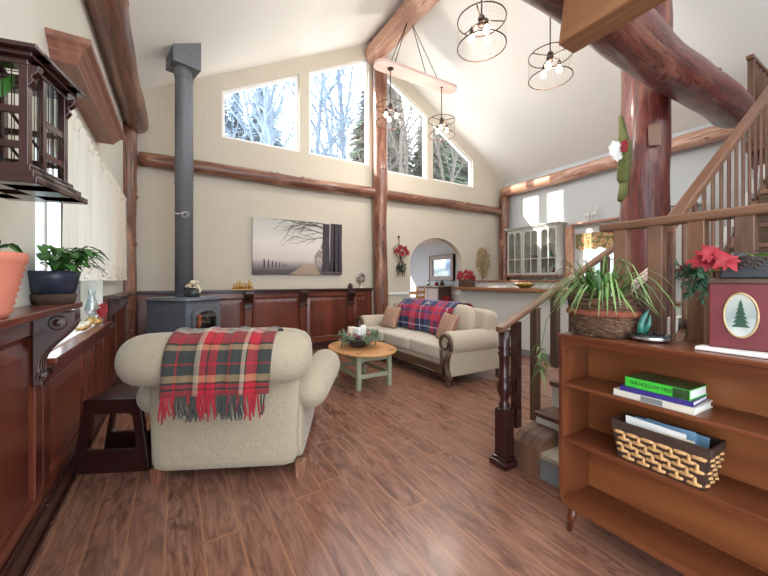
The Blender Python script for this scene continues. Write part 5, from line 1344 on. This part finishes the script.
for r_i in range(nr):
    z = 0.014+0.027*r_i
    # horizontal dashes front/back, offset brickwise
    for k in range(6):
        y0 = -hy*taper(z)+0.004+(0.058*k)+(0.029 if r_i % 2 else 0.0); y1 = min(y0+0.05, hy*taper(z)-0.004)
        if y1-y0 < 0.012: continue
        x = -hx*taper(z)*1.0-0.001
        ym = (y0+y1)/2
        b.tube([(x+0.003, y0, z+0.003), (x-0.005, y0+0.01, z), (x-0.006, ym, z), (x-0.005, y1-0.01, z), (x+0.003, y1, z-0.003)], 0.0085, 6)
    for k in range(3):
        x0 = -hx*taper(z)+0.004+0.052*k+(0.02 if r_i % 2 else 0); x1 = min(x0+0.038, hx*taper(z))
        if x1-x0 < 0.01: continue
        for sg in (-1, 1):
            yy = sg*(hy*taper(z)+0.003); b.tube([(x0, yy-sg*0.004, z), ((x0+x1)/2, yy+sg*0.003, z), (x1, yy-sg*0.004, z)], 0.006, 6)
for r_i in range(nr-1):
    z = 0.027+0.027*r_i
    for k in range(7):
        y = -hy*taper(z)+0.025+0.058*k+(0.029 if r_i % 2 == 0 else 0.0)-0.026
        if abs(y) > hy*taper(z)-0.01: continue
        x = -hx*taper(z)-0.004; b.tube([(x+0.004, y, z-0.02), (x-0.004, y, z-0.008), (x-0.004, y, z+0.008), (x+0.004, y, z+0.02)], 0.007, 6)
b.build('straps', 'strap', bs)
for k, (x, y0, y1, h, m, lb, ry) in enumerate(((1.8, 0.58, 0.8, 0.195, 'paper', 'white envelope standing at the front of the woven basket', -0.12), (1.825, 0.55, 0.77, 0.19, 'paper_blue', 'blue magazine standing in the middle of the woven basket', 0.0), (1.845, 0.53, 0.75, 0.18, 'paper_blue', 'pale blue folder at the back of the woven basket', 0.08), (1.79, 0.54, 0.66, 0.172, 'cream', 'small cream card at the right front of the woven basket', -0.1))):
    b = MB(); b.box(-0.002, 0.002, -(y1-y0)/2, (y1-y0)/2, 0.005, h, 0.0008); o = b.build(('envelope', 'magazine', 'folder', 'card')[k], m); o.location = (x, (y0+y1)/2, 0.4825); o.rotation_euler = (R(2*(-1)**k), ry, 0); tag(o, lb, 'papers')

# spider plant in twig basket
root = thing('spider_plant', 'spider plant in an oval twig basket on the bookcase top', 'plant', (1.865, 0.945, 1.021))
b = MB(); prof = [(0, 0), (0.11, 0), (0.125, 0.06), (0.13, 0.13), (0.135, 0.19), (0.125, 0.19), (0.115, 0.14), (0, 0.13)]
b.lathe(prof, seg=32, sx=0.8, sy=1.15); q = random.Random(17)
for k in range(130):
    a = q.uniform(0, 2*PI); z = q.uniform(0.012, 0.19); n = 7; da = q.uniform(0.5, 1.1); rr = 0.112+0.022*z/0.19+0.006; dz = q.uniform(-0.03, 0.03)
    b.tube([(0.8*(rr+q.uniform(0, 0.006))*math.cos(a+da*i/n), 1.15*(rr+q.uniform(0, 0.006))*math.sin(a+da*i/n), max(0.004, z+dz*i/n)) for i in range(n+1)], q.uniform(0.0025, 0.005), 5)
b.build('twig_basket', 'wicker', root)
b = MB(); b.ring((0, 0, 0.115), 0.136, 0.016, 32, 8, (0.8, 0, 0), (0, 1.15, 0)); M['rust_band'] = wicker_mat('rust_band', col(120, 58, 40), col(176, 98, 74), 120); b.build('woven_band', 'rust_band', root)
b = MB(); b.lathe([(0, 0.165), (0.12, 0.168)], seg=20, sx=0.8, sy=1.15); b.build('soil', 'brown_dark', root)
b = MB()
for k in range(105):
    a = q.uniform(0, 2*PI); L = q.uniform(0.16, 0.4); rise = q.uniform(0.04, 0.17)*(1.3 if k % 5 == 0 else 0.8)
    if math.cos(a) > 0.25: L *= 0.5
    p0 = Vector((0.06*math.cos(a)*q.random(), 0.09*math.sin(a)*q.random(), 0.165)); pts = []
    for i in range(7):
        t_ = i/6; pts.append(p0+Vector((math.cos(a)*L*t_*0.8, math.sin(a)*L*t_*0.85, rise*math.sin(PI*min(1, t_*0.85))*1.2-max(0, t_-0.5)*L*0.5)))
    b.blade(pts, [0.0025, 0.004, 0.0045, 0.0045, 0.004, 0.003, 0.001], 0.3)
b.build('leaves', 'leaf_pale', root)
b = MB()
for k in range(34):
    a = q.uniform(0, 2*PI); L = q.uniform(0.1, 0.24); rise = q.uniform(0.08, 0.18); p0 = Vector((0.05*math.cos(a)*q.random(), 0.08*math.sin(a)*q.random(), 0.165)); pts = []
    if math.cos(a) > 0.25: L *= 0.5
    for i in range(6):
        t_ = i/5; pts.append(p0+Vector((math.cos(a)*L*t_*0.8, math.sin(a)*L*t_, rise*math.sin(PI*min(1, t_*0.75)))))
    b.blade(pts, [0.003, 0.005, 0.006, 0.005, 0.004, 0.001], 0.3)
b.build('inner_leaves', 'leaf', root)
rn = MB()
end = Vector((-0.06, 0.3, -0.13))
rn.tube([(-0.02, 0.1, 0.14), (-0.04, 0.2, 0.16), (-0.055, 0.27, 0.05), end], 0.002, 5)
for k in range(26):
    a = q.uniform(0, 2*PI); e = q.uniform(-0.8, 0.6); c_ = end+Vector((0, 0, q.uniform(-0.12, 0.06))); L = q.uniform(0.06, 0.11)
    d = Vector((math.cos(a)*math.cos(e)*0.5, math.sin(a)*math.cos(e)*0.7, math.sin(e)-0.2)); rn.blade([c_, c_+d*L*0.5+Vector((0, 0, 0.01)), c_+d*L-Vector((0, 0, 0.03))], [0.003, 0.006, 0.001], 0.3)
rn.build('hanging_plantlet', 'leaf_pale', root)

# slate dish with teal leaf
root = thing('trinket_dish', 'shallow dark dish holding a teal figurine on the bookcase top', 'dish', (1.87, 0.735, 1.021))
b = MB(); b.lathe([(0, 0), (0.066, 0), (0.078, 0.012), (0.076, 0.03), (0.069, 0.03), (0.067, 0.014), (0, 0.01)], seg=28); b.build('dish', 'dark_slate', root)
b = MB(); b.lathe([(0.078, 0.008), (0.081, 0.014), (0.078, 0.022)], seg=28); b.build('silver_band', 'silver', root)
b = MB(); b.tube([(-0.01, 0.03, 0.02), (-0.012, 0.032, 0.07), (-0.008, 0.02, 0.11), (-0.01, 0.0, 0.145)], [0.022, 0.015, 0.012, 0.003], 10); b.tube([(-0.01, 0.02, 0.03), (-0.01, 0.0, 0.08), (-0.01, -0.005, 0.12)], [0.012, 0.01, 0.002], 8); b.build('teal_heron', 'teal', root)
b = MB()
for k in range(7): b.sph((0.045*math.cos(k*0.9), 0.045*math.sin(k*0.9), 0.03), 0.012, (1, 1, 0.6), 8)
b.build('pebbles', 'black', root)

# red box with oval winter picture
root = thing('picture_box', 'dark red box with an oval snowy fir tree picture on the bookcase', 'box', (1.89, 0.437, 1.0355), R(8))
b = MB(); b.box(-0.05, 0.05, -0.09, 0.09, 0, 0.25, 0.004); b.build('body', 'red_box', root)
b = MB(); b.box(-0.055, 0.055, -0.095, 0.095, 0.25, 0.268, 0.004); b.build('lid', 'carved', root)
b = MB(); b.prism([(0.085*math.cos(PI*i/20), 0.27+0.085*math.sin(PI*i/20)) for i in range(21)], 0, -0.02, 0.05, 0.006, xf=T(0, -0.02, 0)); b.sph((0, 0.01, 0.358), 0.03, (1, 1, 0.5)); b.build('domed_handle', 'dark_slate', root)
b = MB(); ov = [(0.046*math.cos(2*PI*i/36), 0.13+0.083*math.sin(2*PI*i/36)) for i in range(36)]
b.prism(ov, 0, -0.052, -0.0495)
t = NT('winter_print'); v = t.coord(); sp = t.n('ShaderNodeSeparateXYZ'); t.l(v, sp.inputs[0]); nz = t.noise(v, 40, 4)
t.bsdf(t.ramp(t.math('MULTIPLY_ADD', nz, 0.08, sp.outputs[2]), [(0.07, col(206, 208, 202)), (0.115, col(178, 182, 176)), (0.16, col(140, 150, 148)), (0.26, col(178, 178, 166))]), 0.6); M['winter'] = t.m
p = b.build('oval_picture', 'winter', root)
b = MB(); b.tube([(-0.051, y, z) for y, z in ov], 0.004, 6, closed=True); b.build('oval_rim', 'old_gold', p)
b = MB()
for k in range(6):
    w, z = 0.026-0.0038*k, 0.085+0.016*k; b.prism([(-w, z), (w, z), (w*0.25, z+0.022), (-w*0.25, z+0.022)], 0, -0.0528, -0.0522)
b.build('printed_tree', 'pine_green', p)
b = MB(); b.box(-0.06, 0.03, -0.13, 0.11, 0, 0.013, 0.003); o = b.build('white_tray', 'petal_white'); o.location = (1.845, 0.44, 1.0215); tag(o, 'thin white tray under the dark red picture box', 'tray')
root = thing('poinsettia_spray', 'red poinsettia spray with fir sprigs lying on the dark red picture box', 'flowers', (1.86, 0.51, 1.307))
b = MB(); q = random.Random(44)
for p_, r_q in (((-0.03, 0.02, 0.07), 0.062), ((-0.04, -0.045, 0.065), 0.052), ((-0.02, 0.08, 0.03), 0.045), ((-0.045, 0.0, 0.095), 0.05)): flower(b, p_, r_q, 8, q, (-1, -0.5, 0.55))
b.build('petals', 'petal', root)
b = MB()
for k in range(12): sprig(b, (-0.02, 0.02, 0.02), (q.uniform(-0.7, 0.0), q.uniform(0.0, 0.9), q.uniform(-0.6, 0.25)), q.uniform(0.08, 0.13), 40, 0.003, 0.03, q)
b.build('fir_sprigs', 'pine_green', root)
b = MB()
for k in range(6): b.tube([(-0.02, -0.04, 0.04), (-0.02, -0.1, 0.05+0.01*k), (-0.01, -0.15-0.01*k, 0.03+0.016*k)], 0.002, 5)
for k in range(8): b.sph((-0.02, -0.08-0.01*k, 0.04+0.01*(k % 4)), 0.006, seg=6)
b.build('twigs', 'brown_dark', root)
root = thing('potted_plant', 'bright green leafy plant at the right picture edge behind the red box', 'plant', (1.912, 0.262, 1.021))
b = MB(); b.lathe([(0, 0), (0.06, 0), (0.075, 0.12), (0.07, 0.12), (0, 0.1)], seg=24); b.build('pot', 'terracotta', root)
b = MB(); leaf_plant(b, 64, random.Random(19), 0.19, 0.3, 0.024, 0.12, (0, 0, 0.1)); M['leaf_bright'] = plain('leaf_bright', col(128, 178, 62), 0.45, 0, 0.3, 14); b.build('foliage', 'leaf_bright', root)

# ------------------------------------------------------------------ light, world, camera
for i, (x, y, z) in enumerate(((3.09, 4.92, 3.93), (4.2, 4.92, 3.96), (2.68, 2.52, 3.68), (3.83, 2.52, 3.7))):
    pl_ = bpy.data.lights.new('pendant_glow', 'POINT'); pl_.energy = 28; pl_.color = (1.0, 0.94, 0.86); pl_.shadow_soft_size = 0.1
    po = bpy.data.objects.new('pendant_glow', pl_); C.objects.link(po); po.location = (x, y, z+0.03)
w = bpy.data.worlds.new('sky'); bpy.context.scene.world = w; w.use_nodes = True
bgn = w.node_tree.nodes['Background']; bgn.inputs[0].default_value = (0.86, 0.93, 1.0, 1); bgn.inputs[1].default_value = 3.2
sl_ = bpy.data.lights.new('sun', 'SUN'); sl_.energy = 6.0; sl_.angle = R(0.6); sl_.color = (1.0, 0.94, 0.84)
so = bpy.data.objects.new('sun', sl_); C.objects.link(so)
so.rotation_euler = Vector((1, -0.46, -0.57)).to_track_quat('-Z', 'Y').to_euler()

cam = bpy.data.cameras.new('camera'); co = bpy.data.objects.new('camera', cam); C.objects.link(co)
co.location = (0, 0, 1.3); co.rotation_euler = (PI/2, 0, R(-31.06))
cam.sensor_width = 36; cam.lens = 347/768*36; cam.shift_y = -8/768; cam.clip_start = 0.05
sc = bpy.context.scene; sc.camera = co
sc.view_settings.view_transform = 'Standard'; sc.view_settings.look = 'None'; sc.view_settings.gamma = 1
sc.view_settings.use_curve_mapping = False
sc.view_settings.exposure = 0.88
